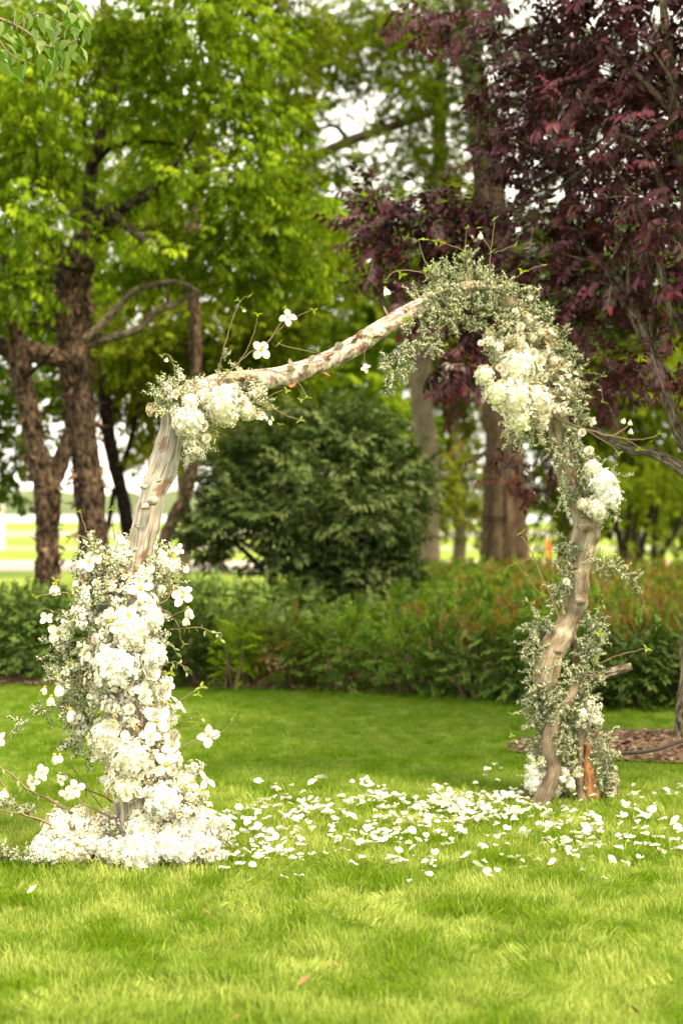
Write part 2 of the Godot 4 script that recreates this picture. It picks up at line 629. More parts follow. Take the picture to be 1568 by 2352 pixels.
func mulch_chips() -> void:
	var b := Build.new()
	var c0 := Color.WHITE
	var a := b.vert(Vector3(-0.5, 0, -0.25), c0)
	b.vert(Vector3(0.5, 0.1, -0.3), c0)
	b.vert(Vector3(0.45, 0.25, 0.3), c0)
	b.vert(Vector3(-0.4, 0.05, 0.28), c0)
	b.vert(Vector3(0.0, 0.35, 0.0), c0)
	for k in 4:
		b.tri(a + k, a + (k + 1) % 4, a + 4)
	var mesh := b.commit(M["plain"])
	var places := []
	var tints := []
	for k in 5200:
		var p := Vector3(rnd(-4.5, 4.5), 0, 0)
		p.z = bed_edge(p.x) - rnd(-0.05, 0.75)
		p.y = 0.03
		if k % 3 == 0:
			var t := rnd(0, TAU)
			var r := sqrt(rnd(0, 1))
			p = Vector3(TREE_FOOT.x + cos(t) * r * 1.12, 0.02 + 0.085 * (1.0 - r), TREE_FOOT.z - 0.08 + sin(t) * r * 0.56)
		var s := rnd(0.015, 0.05)
		places.append(Transform3D(Basis.from_euler(Vector3(rnd(-0.5, 0.5), rnd(0, TAU), rnd(-0.5, 0.5))).scaled_local(Vector3(s, s, s)), p))
		tints.append(Color(0.07, 0.042, 0.028).lerp(Color(0.30, 0.20, 0.15), pow(rng.randf(), 2.0)))
	tag(many("mulch_chips", mesh, places, tints, self, M["plain"]), "loose bark chips lying on the mulch", "mulch", "", "stuff")

# ---- leaves in clumps
func crown(o: Node3D, called: String, meshes: Array, mat: String, clumps: Array, spray_m: float, layers: float, palette: Array, hang := 0.35, deep := 1.0, shell := 0.5) -> void:
	# clumps: [px, py, half width px, half height px, distance, (layers)]
	var places := []
	var tints := []
	for m in meshes:
		places.append([])
		tints.append([])
	for e in clumps:
		var d: float = e[4]
		var centre := at(e[0], e[1], d)
		var rx := size_at(e[2], d)
		var ry := size_at(e[3], d)
		var rz := minf(rx, ry) * deep
		var n := int(layers * (e[5] if e.size() > 5 else 1.0) * 22.0 * rx * ry / (spray_m * spray_m)) + 1
		var tone := rnd(0.72, 1.22)
		for k in n:
			var q := unit_vector() * pow(rng.randf(), shell)
			var p := centre + Vector3(q.x * rx, q.y * ry, q.z * rz)
			var out := Vector3(q.x, q.y * 0.4 - hang, q.z) + unit_vector() * 0.7
			var s := rnd(0.7, 1.25)
			var b := along(out, rnd(-0.7, 0.7)).scaled_local(Vector3(s, s, s))
			var j := k % meshes.size()
			places[j].append(Transform3D(b, p - o.position))
			var t: Color = palette[rng.randi() % palette.size()]
			tints[j].append(t * tone * rnd(0.75, 1.25))
	for j in meshes.size():
		many(called, meshes[j], places[j], tints[j], o, M[mat])

func limb(o: Node3D, called: String, list: Array, d: float, sides: int, style: String, rough: float, mat: String) -> MeshInstance3D:
	var b := Build.new()
	tube(b, px_path(list, d, 6), sides, style, rough)
	return part(called, b.commit(M[mat]), o, Transform3D(Basis(), -o.position))

func foot(px: float, d: float) -> Vector3:
	return Vector3((px - 784.0) * d / FOCAL, 0, -d)

func ground_py(d: float) -> float:
	return 1176.0 + EYE * FOCAL / d

# ---- the shrub bed
func shrub(called: String, label: String, category: String, group: String, clumps: Array, mesh: String, mat: String, spray_m: float, layers: float, palette: Array, hang := -0.2) -> Node3D:
	var c: Array = clumps[0]
	var o := thing(called, label, category, foot(c[0], c[4]), group)
	crown(o, "foliage", [G[mesh]], mat, clumps, spray_m, layers, palette, hang, 1.1, 0.4)
	var b := Build.new()
	for e in clumps:
		var d: float = e[4]
		for k in 7:
			var f := foot(e[0], d) + Vector3(rnd(-0.12, 0.12), 0, rnd(-0.1, 0.1))
			var tip := at(e[0] + rnd(-0.7, 0.7) * e[2], e[1] - rnd(0.0, 0.6) * e[3], d) + Vector3(0, 0, rnd(-0.2, 0.2))
			var mid := f.lerp(tip, 0.5) + unit_vector() * 0.05
			tube(b, [Vector4(f.x, f.y, f.z, 0.012), Vector4(mid.x, mid.y, mid.z, 0.009), Vector4(tip.x, tip.y, tip.z, 0.004)], 4, "twig", 0.0, false)
	part("stems", b.commit(M["twig"]), o, Transform3D(Basis(), -o.position)).set_meta("kind", "stuff")
	return o

func plant_bed() -> void:
	var deep_green := [Color(0.048, 0.088, 0.016), Color(0.068, 0.120, 0.019), Color(0.085, 0.152, 0.026), Color(0.111, 0.176, 0.039)]
	var grey_green := [Color(0.102, 0.160, 0.052), Color(0.153, 0.208, 0.078), Color(0.204, 0.256, 0.104), Color(0.085, 0.136, 0.039)]
	var mid_green := [Color(0.093, 0.176, 0.026), Color(0.136, 0.224, 0.033), Color(0.170, 0.272, 0.052), Color(0.068, 0.128, 0.019)]
	var lime := [Color(0.204, 0.304, 0.019), Color(0.272, 0.368, 0.026), Color(0.119, 0.208, 0.026)]
	var rusty := [Color(0.23, 0.155, 0.055), Color(0.21, 0.19, 0.06), Color(0.18, 0.20, 0.055), Color(0.21, 0.18, 0.06), Color(0.23, 0.135, 0.055)]
	var rust_green := [Color(0.204, 0.144, 0.033), Color(0.136, 0.208, 0.033), Color(0.102, 0.176, 0.026)]
	var g := "shrubs in the bed behind the arch"
	shrub("hedge", "low dark green hedge at the left end of the bed behind the flower mound", "hedge", "",
		[[120, 1470, 150, 105, 12.7], [-60, 1470, 150, 105, 12.8], [-230, 1465, 140, 105, 12.9], [-400, 1465, 140, 105, 12.9], [270, 1468, 120, 100, 12.8], [30, 1405, 190, 45, 13.3], [240, 1400, 160, 40, 13.4]], "shrub_spray_dark", "dark_leaf", 0.17, 3.2, deep_green)
	shrub("hedge", "dark shady hedge behind the left post, below the evergreen shrub", "hedge", "",
		[[480, 1400, 130, 62, 14.2], [640, 1400, 110, 55, 14.4], [390, 1400, 110, 55, 14.0]], "shrub_spray_dark", "dark_leaf", 0.17, 3.0, deep_green)
	shrub("shrub", "dark green rounded shrub just right of the flower mound", "shrub", g, [[430, 1500, 85, 90, 12.4]], "shrub_spray", "leaf", 0.17, 3.0, deep_green)
	shrub("shrub", "upright shrub with yellow green new growth right of the flower mound", "shrub", g, [[540, 1510, 42, 88, 12.1], [575, 1470, 42, 50, 12.3]], "shrub_spray", "leaf", 0.17, 2.6, lime)
	shrub("shrub", "grey green spirea shrub with pale shoots left of the bed's middle", "shrub", g, [[600, 1475, 85, 80, 12.6], [500, 1470, 70, 70, 12.8]], "shrub_spray", "leaf", 0.17, 2.6, grey_green)
	shrub("shrub", "reddish tipped small shrub between two green ones in the bed", "shrub", g, [[675, 1515, 62, 75, 12.1], [685, 1465, 38, 40, 12.2]], "shrub_spray", "leaf", 0.17, 2.6, rust_green)
	shrub("shrub", "broad bright green shrub under the middle of the arch", "shrub", g, [[780, 1505, 110, 85, 12.0], [810, 1440, 60, 30, 12.6]], "shrub_spray", "leaf", 0.17, 2.8, mid_green)
	shrub("shrub", "leafy green shrub in the bed right of the arch's middle", "shrub", g, [[930, 1510, 110, 88, 11.8], [960, 1440, 90, 35, 12.5]], "shrub_spray", "leaf", 0.17, 2.8, mid_green)
	shrub("shrub", "grey green shrub before the evergreen's right edge", "shrub", g, [[900, 1425, 80, 40, 13.2], [1020, 1420, 70, 35, 13.5]], "shrub_spray", "leaf", 0.17, 2.6, grey_green)
	shrub("shrub", "dark green shrub in the bed left of the right post", "shrub", g, [[1090, 1525, 115, 88, 11.5], [1180, 1530, 70, 85, 11.3]], "shrub_spray_dark", "dark_leaf", 0.17, 3.0, [Color(0.08, 0.14, 0.02), Color(0.11, 0.18, 0.03), Color(0.06, 0.11, 0.015)])
	shrub("hedge", "clipped dark green hedge right of the right post", "hedge", "",
		[[1320, 1540, 110, 100, 11.0], [1450, 1545, 110, 95, 11.0], [1580, 1545, 110, 95, 11.0], [1720, 1545, 110, 95, 11.1], [1860, 1545, 110, 95, 11.1], [2000, 1545, 110, 95, 11.1], [1240, 1520, 70, 95, 11.2]], "shrub_spray_dark", "dark_leaf", 0.17, 3.4, [Color(0.055, 0.105, 0.014), Color(0.08, 0.14, 0.022), Color(0.04, 0.075, 0.01)])
	# the rusty-tipped ground cover that rises behind
	var places := []
	var tints := []
	for k in 17000:
		var z := -rnd(11.3, 20.5)
		var lo := 1.0 * (absf(z) - 11.0) / 9.0
		var x := rnd(0.55 + lo * 0.75 + 0.5 * noise.get_noise_1d(z), 8.0)
		var y := 0.51 + 0.06 * noise.get_noise_2d(x * 1.2, z * 1.2) + rnd(-0.2, 0.07) + 0.012 * (absf(z) - 11.0)
		var b := along(Vector3(rnd(-0.8, 0.8), 1.0, rnd(-0.8, 0.8)), rnd(0, TAU))
		var s := rnd(0.7, 1.3)
		places.append(Transform3D(b.scaled_local(Vector3(s, s, s)), Vector3(x, y, z)))
		var share := clampf(0.42 + 1.1 * noise.get_noise_2d(x * 0.7, z * 0.7) + 0.22 * (x - 1.6), 0.0, 0.65)
		var t: Color = rusty[rng.randi() % 5] if rng.randf() < share else mid_green[rng.randi() % 4]
		tints.append(t * rnd(0.8, 1.25))
	tag(many("ground_cover", G["shrub_spray"], places, tints, self, M["leaf"]), "waist low spirea ground cover with rusty orange tips", "ground cover", "", "stuff")
	# evergreen shrub in the middle
	var o := thing("evergreen_shrub", "large dark evergreen shrub in layered boughs behind the arch opening", "shrub", foot(720, 16.5))
	var clumps := [[620, 1000, 90, 45, 16.5], [830, 990, 80, 45, 16.6], [545, 1060, 70, 45, 16.5], [900, 1055, 60, 50, 16.6], [720, 985, 110, 55, 16.6], [640, 1030, 110, 55, 16.3], [800, 1020, 120, 60, 16.4], [720, 1090, 170, 70, 16.2], [560, 1110, 100, 60, 16.4], [880, 1100, 100, 70, 16.5], [925, 1170, 50, 80, 16.7],
		[620, 1170, 150, 60, 16.0], [500, 1200, 75, 65, 16.3], [780, 1180, 160, 75, 15.8], [890, 1250, 75, 85, 16.3], [700, 1250, 110, 55, 16.0], [820, 1300, 130, 80, 16.0], [900, 1330, 60, 60, 16.5], [760, 1370, 90, 60, 16.0], [620, 1300, 60, 22, 16.0, 0.6], [470, 1250, 45, 40, 16.2], [800, 950, 70, 30, 16.8], [730, 1330, 50, 50, 16.0, 0.7], [840, 1390, 90, 50, 15.6], [920, 1400, 70, 40, 15.8], [700, 1400, 90, 40, 15.4]]
	crown(o, "foliage", [G["evergreen_spray"]], "dark_leaf", clumps, 0.22, 2.6, [Color(0.042, 0.072, 0.016), Color(0.065, 0.105, 0.024), Color(0.10, 0.145, 0.038), Color(0.15, 0.195, 0.065)], -0.1, 1.3, 0.4)
	limb(o, "trunk", [[720, ground_py(16.5), 44], [715, 1380, 40], [725, 1280, 34], [715, 1150, 24], [720, 1010, 8]], 16.5, 8, "dark", 0.1, "bark")
	for e in [[640, 1040], [800, 1030], [560, 1120], [880, 1110], [500, 1210], [900, 1260], [620, 1180], [780, 1190]]:
		limb(o, "branch", [[718, 1330, 20], [lerpf(718, e[0], 0.5), lerpf(1330, e[1], 0.45), 14], [e[0], e[1], 4]], 16.4, 6, "dark", 0.1, "bark")
	limb(o, "branch", [[660, 1400, 18], [610, 1320, 16], [560, 1265, 12], [520, 1240, 5]], 16.1, 6, "dark", 0.1, "bark")

# ---- trees
func trunk_line(o: Node3D, list: Array, d: float, style: String, mat: String, sides := 14, rough := 0.16) -> void:
	limb(o, "trunk", list, d, sides, style, rough, mat)

func twigs_to(o: Node3D, from: Array, clumps: Array, d: float, w: float, style: String, mat: String, every := 1) -> void:
	for k in range(0, clumps.size(), every):
		var e: Array = clumps[k]
		var best: Array = from[0]
		for f in from:
			if absf(f[0] - e[0]) + absf(f[1] - e[1]) * 1.2 < absf(best[0] - e[0]) + absf(best[1] - e[1]) * 1.2 or best[1] < e[1] - 30:
				best = f
		var dd: float = e[4]
		var mid := [lerpf(best[0], e[0], 0.5) + rnd(-12, 12), lerpf(best[1], e[1], 0.5) - 14.0, w * 0.7, lerpf(d, dd, 0.5)]
		limb(o, "branch", [[best[0], best[1], w, d], mid, [e[0] + rnd(-10, 10), e[1], w * 0.3, dd]], d, 6, style, 0.1, mat)

func peel(o: Node3D, list: Array, d: float, n: int) -> void:      # curling flakes of bark on a trunk
	var path := px_path(list, d, 10)
	var b := Build.new()
	for k in n:
		var p: Vector4 = path[rng.randi() % path.size()]
		var a := rnd(0, TAU)
		var out := Vector3(cos(a), rnd(-0.1, 0.2), sin(a)).normalized()
		var one := leaf_shape(rnd(0.06, 0.16), rnd(0.04, 0.09), 2, rnd(0.2, 0.8), rnd(-0.9, 0.4), Color(0.06, 0.035, 0.022).lerp(Color(0.27, 0.17, 0.115), pow(rng.randf(), 1.5)), 0.5)
		var basis := along((out * rnd(0.2, 0.9) + Vector3.UP * rnd(-1.0, 1.0)).normalized(), rnd(-0.6, 0.6))
		b.add(one, Transform3D(basis, Vector3(p.x, p.y, p.z) + out * p.w * 0.97 + Vector3(0, rnd(-0.06, 0.06), 0)))
	part("peeling_bark", b.commit(M["plain"]), o, Transform3D(Basis(), -o.position)).set_meta("kind", "stuff")

func single_leaves(o: Node3D, called: String, sprays: int, clumps: Array, leaf: Mesh, spots: Array, mats: Array, twig_style: String, hang: float) -> void:
	var b := Build.new()
	for k in sprays:
		var e: Array = clumps[k % clumps.size()]
		var d: float = e[4] - size_at(minf(e[2], e[3]), e[4]) * rnd(0.75, 1.1)
		var a := rnd(0, TAU)
		var r := sqrt(rng.randf()) * 0.85
		var p := at(e[0] + cos(a) * r * e[2], e[1] + sin(a) * r * e[3], d)
		var basis := along(Vector3(cos(a) * r, -hang, 0.5) + unit_vector() * 0.6, rnd(-0.5, 0.5))
		var root := Transform3D(basis, p)
		var tip := p + basis * Vector3(0, -0.01, -0.26)
		tube(b, [Vector4(p.x, p.y, p.z, 0.004), Vector4(tip.x, tip.y, tip.z, 0.0015)], 4, twig_style, 0.0, false)
		for s in spots:
			part(called, leaf, o, Transform3D(Basis(), -o.position) * root * s, mats[rng.randi() % mats.size()])
	part("twigs", b.commit(M["twig"]), o, Transform3D(Basis(), -o.position)).set_meta("kind", "stuff")

func leaf_materials(key: String, cols: Array, rough: float, spec: float, back: Color) -> Array:
	var out := []
	for k in cols.size():
		var m := material("%s_%d" % [key, k], rough, spec, back)
		m.albedo_color = (cols[k] as Color).linear_to_srgb()
		# backlight passes the leaf's own colour
		m.albedo_texture = G["white"]
		out.append(m)
	return out

func plant_trees() -> void:
	var im := Image.create(4, 4, false, Image.FORMAT_RGB8)
	im.fill(Color.WHITE)
	G["white"] = ImageTexture.create_from_image(im)
	var spring := [Color(0.143, 0.232, 0.011), Color(0.190, 0.293, 0.015), Color(0.250, 0.342, 0.020), Color(0.101, 0.177, 0.011), Color(0.166, 0.256, 0.013)]
	var green := [Color(0.143, 0.203, 0.013), Color(0.188, 0.257, 0.018), Color(0.105, 0.155, 0.011), Color(0.225, 0.284, 0.022)]
	var pale := [Color(0.224, 0.273, 0.033), Color(0.280, 0.325, 0.050), Color(0.168, 0.215, 0.022), Color(0.322, 0.299, 0.055), Color(0.119, 0.163, 0.017)]
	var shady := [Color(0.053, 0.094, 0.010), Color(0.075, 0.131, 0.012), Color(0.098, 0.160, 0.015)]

	# 1: river birch at the left
	var o := thing("river_birch_tree", "river birch with peeling brown bark and forked trunks at the left", "tree", foot(220, 15.0), "")
	var main := [[245, ground_py(15.0), 92], [228, 1380, 80], [215, 1250, 66], [202, 1100, 64], [186, 950, 72], [172, 800, 76], [168, 690, 78], [175, 610, 84]]
	trunk_line(o, main, 15.0, "river_birch", "bark", 16, 0.28)
	peel(o, main, 15.0, 260)
	var second := [[108, ground_py(14.6), 70], [110, 1330, 58], [110, 1230, 54], [106, 1120, 56], [86, 1050, 48], [68, 950, 44], [52, 870, 48], [40, 800, 46], [30, 700, 32], [10, 560, 22]]
	limb(o, "trunk", second, 14.8, 14, "river_birch", 0.28, "bark")
	peel(o, second, 14.8, 150)
	limb(o, "trunk", [[110, 1140, 40, 14.8], [138, 1065, 38, 14.9], [166, 985, 36, 15.0], [178, 920, 30, 15.0]], 14.9, 10, "river_birch", 0.25, "bark")
	limb(o, "branch", [[160, 830, 44], [100, 815, 48], [40, 800, 46], [-40, 792, 40], [-160, 780, 34]], 14.9, 12, "river_birch", 0.25, "bark")
	limb(o, "branch", [[172, 630, 50], [140, 575, 38], [92, 530, 30], [30, 480, 22], [-40, 430, 12]], 14.9, 10, "river_birch", 0.2, "bark")
	limb(o, "branch", [[180, 620, 62], [200, 545, 58], [245, 500, 56], [300, 475, 46], [345, 440, 30], [400, 380, 16], [450, 300, 8]], 14.9, 12, "river_birch", 0.22, "bark")
	limb(o, "branch", [[262, 492, 22], [305, 530, 18], [340, 560, 15], [385, 585, 8]], 14.7, 8, "purple_bark", 0.15, "bark")
	var upright := [[195, 570, 40], [204, 470, 34], [212, 380, 30], [234, 300, 24], [230, 200, 20], [240, 80, 18], [236, -60, 14], [240, -200, 8]]
	limb(o, "branch", upright, 15.1, 10, "river_birch", 0.2, "bark")
	limb(o, "branch", [[214, 380, 14], [255, 340, 12], [310, 325, 10], [390, 330, 7], [440, 345, 4]], 15.0, 7, "dark", 0.1, "bark")
	limb(o, "branch", [[214, 375, 14], [196, 300, 12], [190, 220, 10], [150, 120, 6]], 15.0, 7, "river_birch", 0.1, "bark")
	limb(o, "branch", [[232, 300, 14], [262, 250, 12], [270, 180, 9], [320, 60, 5]], 15.0, 7, "river_birch", 0.1, "bark")
	limb(o, "branch", [[196, 780, 24], [245, 735, 20], [300, 675, 16], [350, 655, 14], [410, 648, 10], [460, 672, 6]], 14.6, 8, "purple_bark", 0.15, "bark")
	limb(o, "branch", [[200, 790, 26], [255, 775, 22], [320, 755, 18], [350, 720, 16], [400, 700, 13], [455, 668, 7]], 14.7, 8, "purple_bark", 0.15, "bark")
	limb(o, "branch", [[345, 735, 10], [385, 690, 8], [380, 650, 4]], 14.7, 6, "purple_bark", 0.1, "bark")
	limb(o, "branch", [[52, 870, 12], [90, 840, 9], [125, 800, 6]], 14.6, 6, "dark", 0.1, "bark")
	limb(o, "branch", [[130, 760, 12], [95, 742, 10], [50, 750, 7]], 14.6, 6, "dark", 0.1, "bark")
	var c1 := [[60, 330, 130, 110, 14.0], [200, 60, 170, 110, 14.2], [380, 90, 150, 100, 14.5], [120, 200, 120, 80, 13.6, 0.7], [330, 230, 120, 80, 14.6, 0.8], [480, 200, 120, 100, 15.0], [420, 420, 150, 70, 14.6], [560, 420, 120, 100, 14.8],
		[300, 560, 90, 50, 14.0, 0.7], [60, 500, 110, 90, 13.8], [-60, 420, 120, 160, 14.2], [40, 660, 80, 60, 13.9, 0.8], [330, 620, 120, 50, 15.6], [480, 560, 130, 70, 14.8], [620, 520, 120, 80, 15.2], [560, 640, 130, 60, 15.4], [680, 600, 100, 70, 15.6],
		[600, 300, 110, 90, 15.2], [560, 90, 130, 100, 15.2], [700, 470, 90, 60, 15.8], [-80, 650, 90, 100, 14.4], [150, 400, 90, 60, 14.4, 0.7], [450, 20, 120, 60, 14.0], [40, 60, 110, 80, 14.6], [300, 390, 90, 60, 16.0], [-20, 200, 90, 90, 14.4], [230, 480, 70, 40, 15.8, 0.6], [90, 130, 120, 110, 15.2, 0.7], [260, 150, 120, 110, 15.6, 0.6], [60, 260, 130, 110, 15.6, 0.6], [380, 300, 110, 80, 16.0, 0.7]]
	crown(o, "crown", [G["leaf_spray"], G["leaf_spray_b"]], "leaf", c1, 0.28, 2.0, spring, 0.45, 1.3, 0.55)
	var lm := leaf_materials("spring_leaf", [Color(0.16, 0.23, 0.012), Color(0.21, 0.28, 0.018), Color(0.12, 0.18, 0.01)], 0.5, 0.4, Color(0.75, 1.0, 0.3))
	single_leaves(o, "leaf", 26, c1, G["green_leaf"], G["leaf_spots"], lm, "twig", 0.6)

	# 2: tree behind it, with one leaning trunk
	o = thing("leaning_tree", "green tree behind the river birch with a slender leaning dark trunk", "tree", foot(360, 18.0))
	var lean := [[345, ground_py(18), 40], [372, 1270, 34], [398, 1190, 32], [430, 1130, 30], [452, 1000, 30], [450, 800, 30], [442, 600, 32], [452, 430, 34], [466, 330, 30], [462, 250, 28], [494, 130, 30], [520, 20, 26], [530, -120, 18]]
	trunk_line(o, lean, 18.0, "river_birch", "bark", 10, 0.2)
	var c2 := [[420, 740, 130, 60, 18.5], [300, 800, 120, 70, 18.6], [560, 760, 140, 70, 18.6], [660, 690, 110, 80, 18.4], [450, 860, 120, 60, 19.0], [620, 850, 130, 60, 19.0], [400, 300, 120, 90, 18.0], [620, 180, 110, 110, 18.2], [520, -40, 200, 80, 18.0], [330, 150, 110, 90, 18.0, 0.6], [700, 60, 110, 80, 18.6], [640, 400, 100, 80, 18.2], [760, 600, 70, 110, 18.8]]
	crown(o, "crown", [G["leaf_spray"]], "leaf", c2, 0.28, 2.2, green, 0.4, 1.3, 0.5)
	twigs_to(o, lean.slice(4), c2, 18.0, 9, "dark", "bark")

	# 3: dark thin trunk, left of the arch post
	o = thing("thin_tree", "tree with a thin dark forked trunk left of the arch post", "tree", foot(300, 20.0))
	var t3 := [[305, ground_py(20), 38], [296, 1240, 34], [284, 1150, 32], [262, 1060, 32], [248, 980, 30], [240, 880, 26], [236, 760, 18]]
	trunk_line(o, t3, 20.0, "dark", "bark", 10, 0.15)
	limb(o, "branch", [[272, 1095, 16], [295, 1030, 14], [312, 960, 12], [330, 880, 6]], 20.0, 7, "dark", 0.1, "bark")
	limb(o, "branch", [[238, 1240, 14], [252, 1190, 12], [262, 1120, 12]], 20.0, 7, "dark", 0.1, "bark")
	var c3 := [[260, 860, 130, 80, 20.5], [330, 940, 90, 70, 20.5, 0.8], [400, 900, 80, 90, 20.8], [180, 930, 70, 60, 20.4, 0.7], [350, 1050, 60, 40, 20.2, 0.5], [290, 760, 110, 60, 20.6]]
	crown(o, "crown", [G["leaf_spray"]], "leaf", c3, 0.28, 1.8, [Color(0.15, 0.17, 0.010), Color(0.19, 0.21, 0.012), Color(0.09, 0.12, 0.008)], 0.4, 1.2, 0.5)
	# 4: dark tree at the left edge
	o = thing("shady_tree", "dark green tree standing at the left edge behind the birch trunks", "tree", foot(-80, 19.0))
	var t4 := [[-80, ground_py(19), 60], [-80, 1000, 52], [-70, 700, 44], [-60, 400, 30]]
	trunk_line(o, t4, 19.0, "dark", "bark", 10, 0.15)
	var c4 := [[20, 900, 90, 90, 18.6], [60, 1020, 60, 80, 18.4], [-60, 980, 120, 170, 19.0], [10, 1120, 50, 50, 18.4, 0.8], [130, 880, 60, 60, 19.2], [20, 780, 120, 80, 19.2], [150, 720, 90, 60, 20.0], [60, 620, 120, 70, 19.6], [-100, 700, 120, 120, 19.0]]
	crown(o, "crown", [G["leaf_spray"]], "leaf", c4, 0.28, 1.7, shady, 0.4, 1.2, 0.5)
	twigs_to(o, t4, c4, 19.0, 10, "dark", "bark")

	# 5: grey trunk behind the evergreen
	o = thing("grey_trunk_tree", "tree with a straight grey trunk behind the evergreen shrub", "tree", foot(975, 26.0))
	var t5 := [[985, ground_py(26), 62], [982, 1250, 54], [980, 1050, 52], [966, 900, 50], [972, 750, 46], [985, 600, 40], [1000, 450, 36], [1010, 330, 32], [1012, 200, 26], [1000, 60, 20]]
	trunk_line(o, t5, 26.0, "pale_trunk", "groove", 14, 0.15)
	limb(o, "branch", [[1008, 250, 18], [930, 280, 22], [860, 303, 23], [800, 325, 25], [740, 352, 25], [690, 372, 20], [640, 400, 12], [590, 440, 8]], 24.5, 8, "purple_bark", 0.15, "bark")
	limb(o, "branch", [[800, 325, 14], [770, 290, 10], [720, 300, 7], [670, 318, 4]], 24.5, 6, "dark", 0.1, "bark")
	limb(o, "branch", [[860, 303, 10], [900, 270, 8], [960, 300, 4]], 24.5, 6, "dark", 0.1, "bark")
	limb(o, "branch", [[1012, 220, 16], [960, 190, 12], [900, 150, 8], [850, 120, 4]], 25.0, 6, "dark", 0.1, "bark")
	var c5 := [[850, 60, 150, 70, 25.0], [980, 90, 90, 90, 25.0], [1010, 250, 70, 120, 25.0], [740, 100, 80, 70, 24.5, 0.8], [960, 330, 60, 50, 24.6, 0.7], [930, 190, 70, 60, 24.6, 0.75], [780, 170, 70, 50, 24.6, 0.7], [850, 240, 90, 70, 24.6, 0.32], [740, 230, 60, 60, 24.6, 0.5], [940, 270, 60, 50, 24.6, 0.6], [1000, 380, 60, 80, 24.4], [700, 260, 50, 80, 24.6, 0.5], [660, 180, 50, 70, 24.6, 0.7], [790, 390, 90, 40, 24.4, 0.8], [900, 390, 70, 40, 24.4, 0.8], [760, 350, 60, 30, 24.2, 0.3], [700, 420, 70, 60, 24.6], [960, -60, 240, 60, 25.0], [640, 320, 60, 50, 24.6, 0.7], [850, 170, 80, 40, 24.6, 0.55], [690, 350, 60, 50, 24.2, 0.9], [880, 40, 160, 60, 24.0], [800, 120, 150, 70, 23.6, 0.7], [960, 180, 80, 90, 23.6, 0.7], [690, 220, 70, 100, 23.6, 0.8], [900, 330, 110, 50, 23.6, 0.6]]
	crown(o, "crown", [G["leaf_spray"]], "leaf", c5, 0.30, 1.7, [Color(0.14, 0.20, 0.012), Color(0.18, 0.24, 0.016), Color(0.10, 0.155, 0.010)], 0.3, 1.2, 0.5)

	# 6: massive fluted trunk
	o = thing("fluted_trunk_tree", "massive tree with a fluted brown trunk seen inside the arch at the right", "tree", foot(1155, 24.0))
	var t6 := [[1156, ground_py(24), 128], [1155, 1330, 112], [1157, 1240, 100], [1158, 1150, 92], [1156, 1000, 84], [1152, 850, 80], [1145, 650, 74], [1125, 450, 66], [1100, 250, 56], [1070, 80, 46], [1050, -120, 34]]
	trunk_line(o, t6, 24.0, "redwood", "groove", 54, 0.12)
	var c6 := [[1080, 120, 70, 110, 22.5], [1060, 20, 80, 60, 22.5], [1110, 260, 60, 90, 22.5], [1170, 60, 80, 120, 23.0], [1250, 250, 120, 200, 24.0], [1400, 200, 160, 220, 24.5], [1560, 250, 140, 240, 24.5], [1450, 550, 200, 160, 24.5], [1250, 550, 130, 150, 24.0]]
	crown(o, "crown", [G["leaf_spray"]], "dark_leaf", c6, 0.30, 1.3, [Color(0.035, 0.055, 0.010), Color(0.05, 0.08, 0.012), Color(0.075, 0.10, 0.014)], 0.4, 1.0, 0.5)
	twigs_to(o, t6.slice(5), c6, 24.0, 14, "dark", "bark")

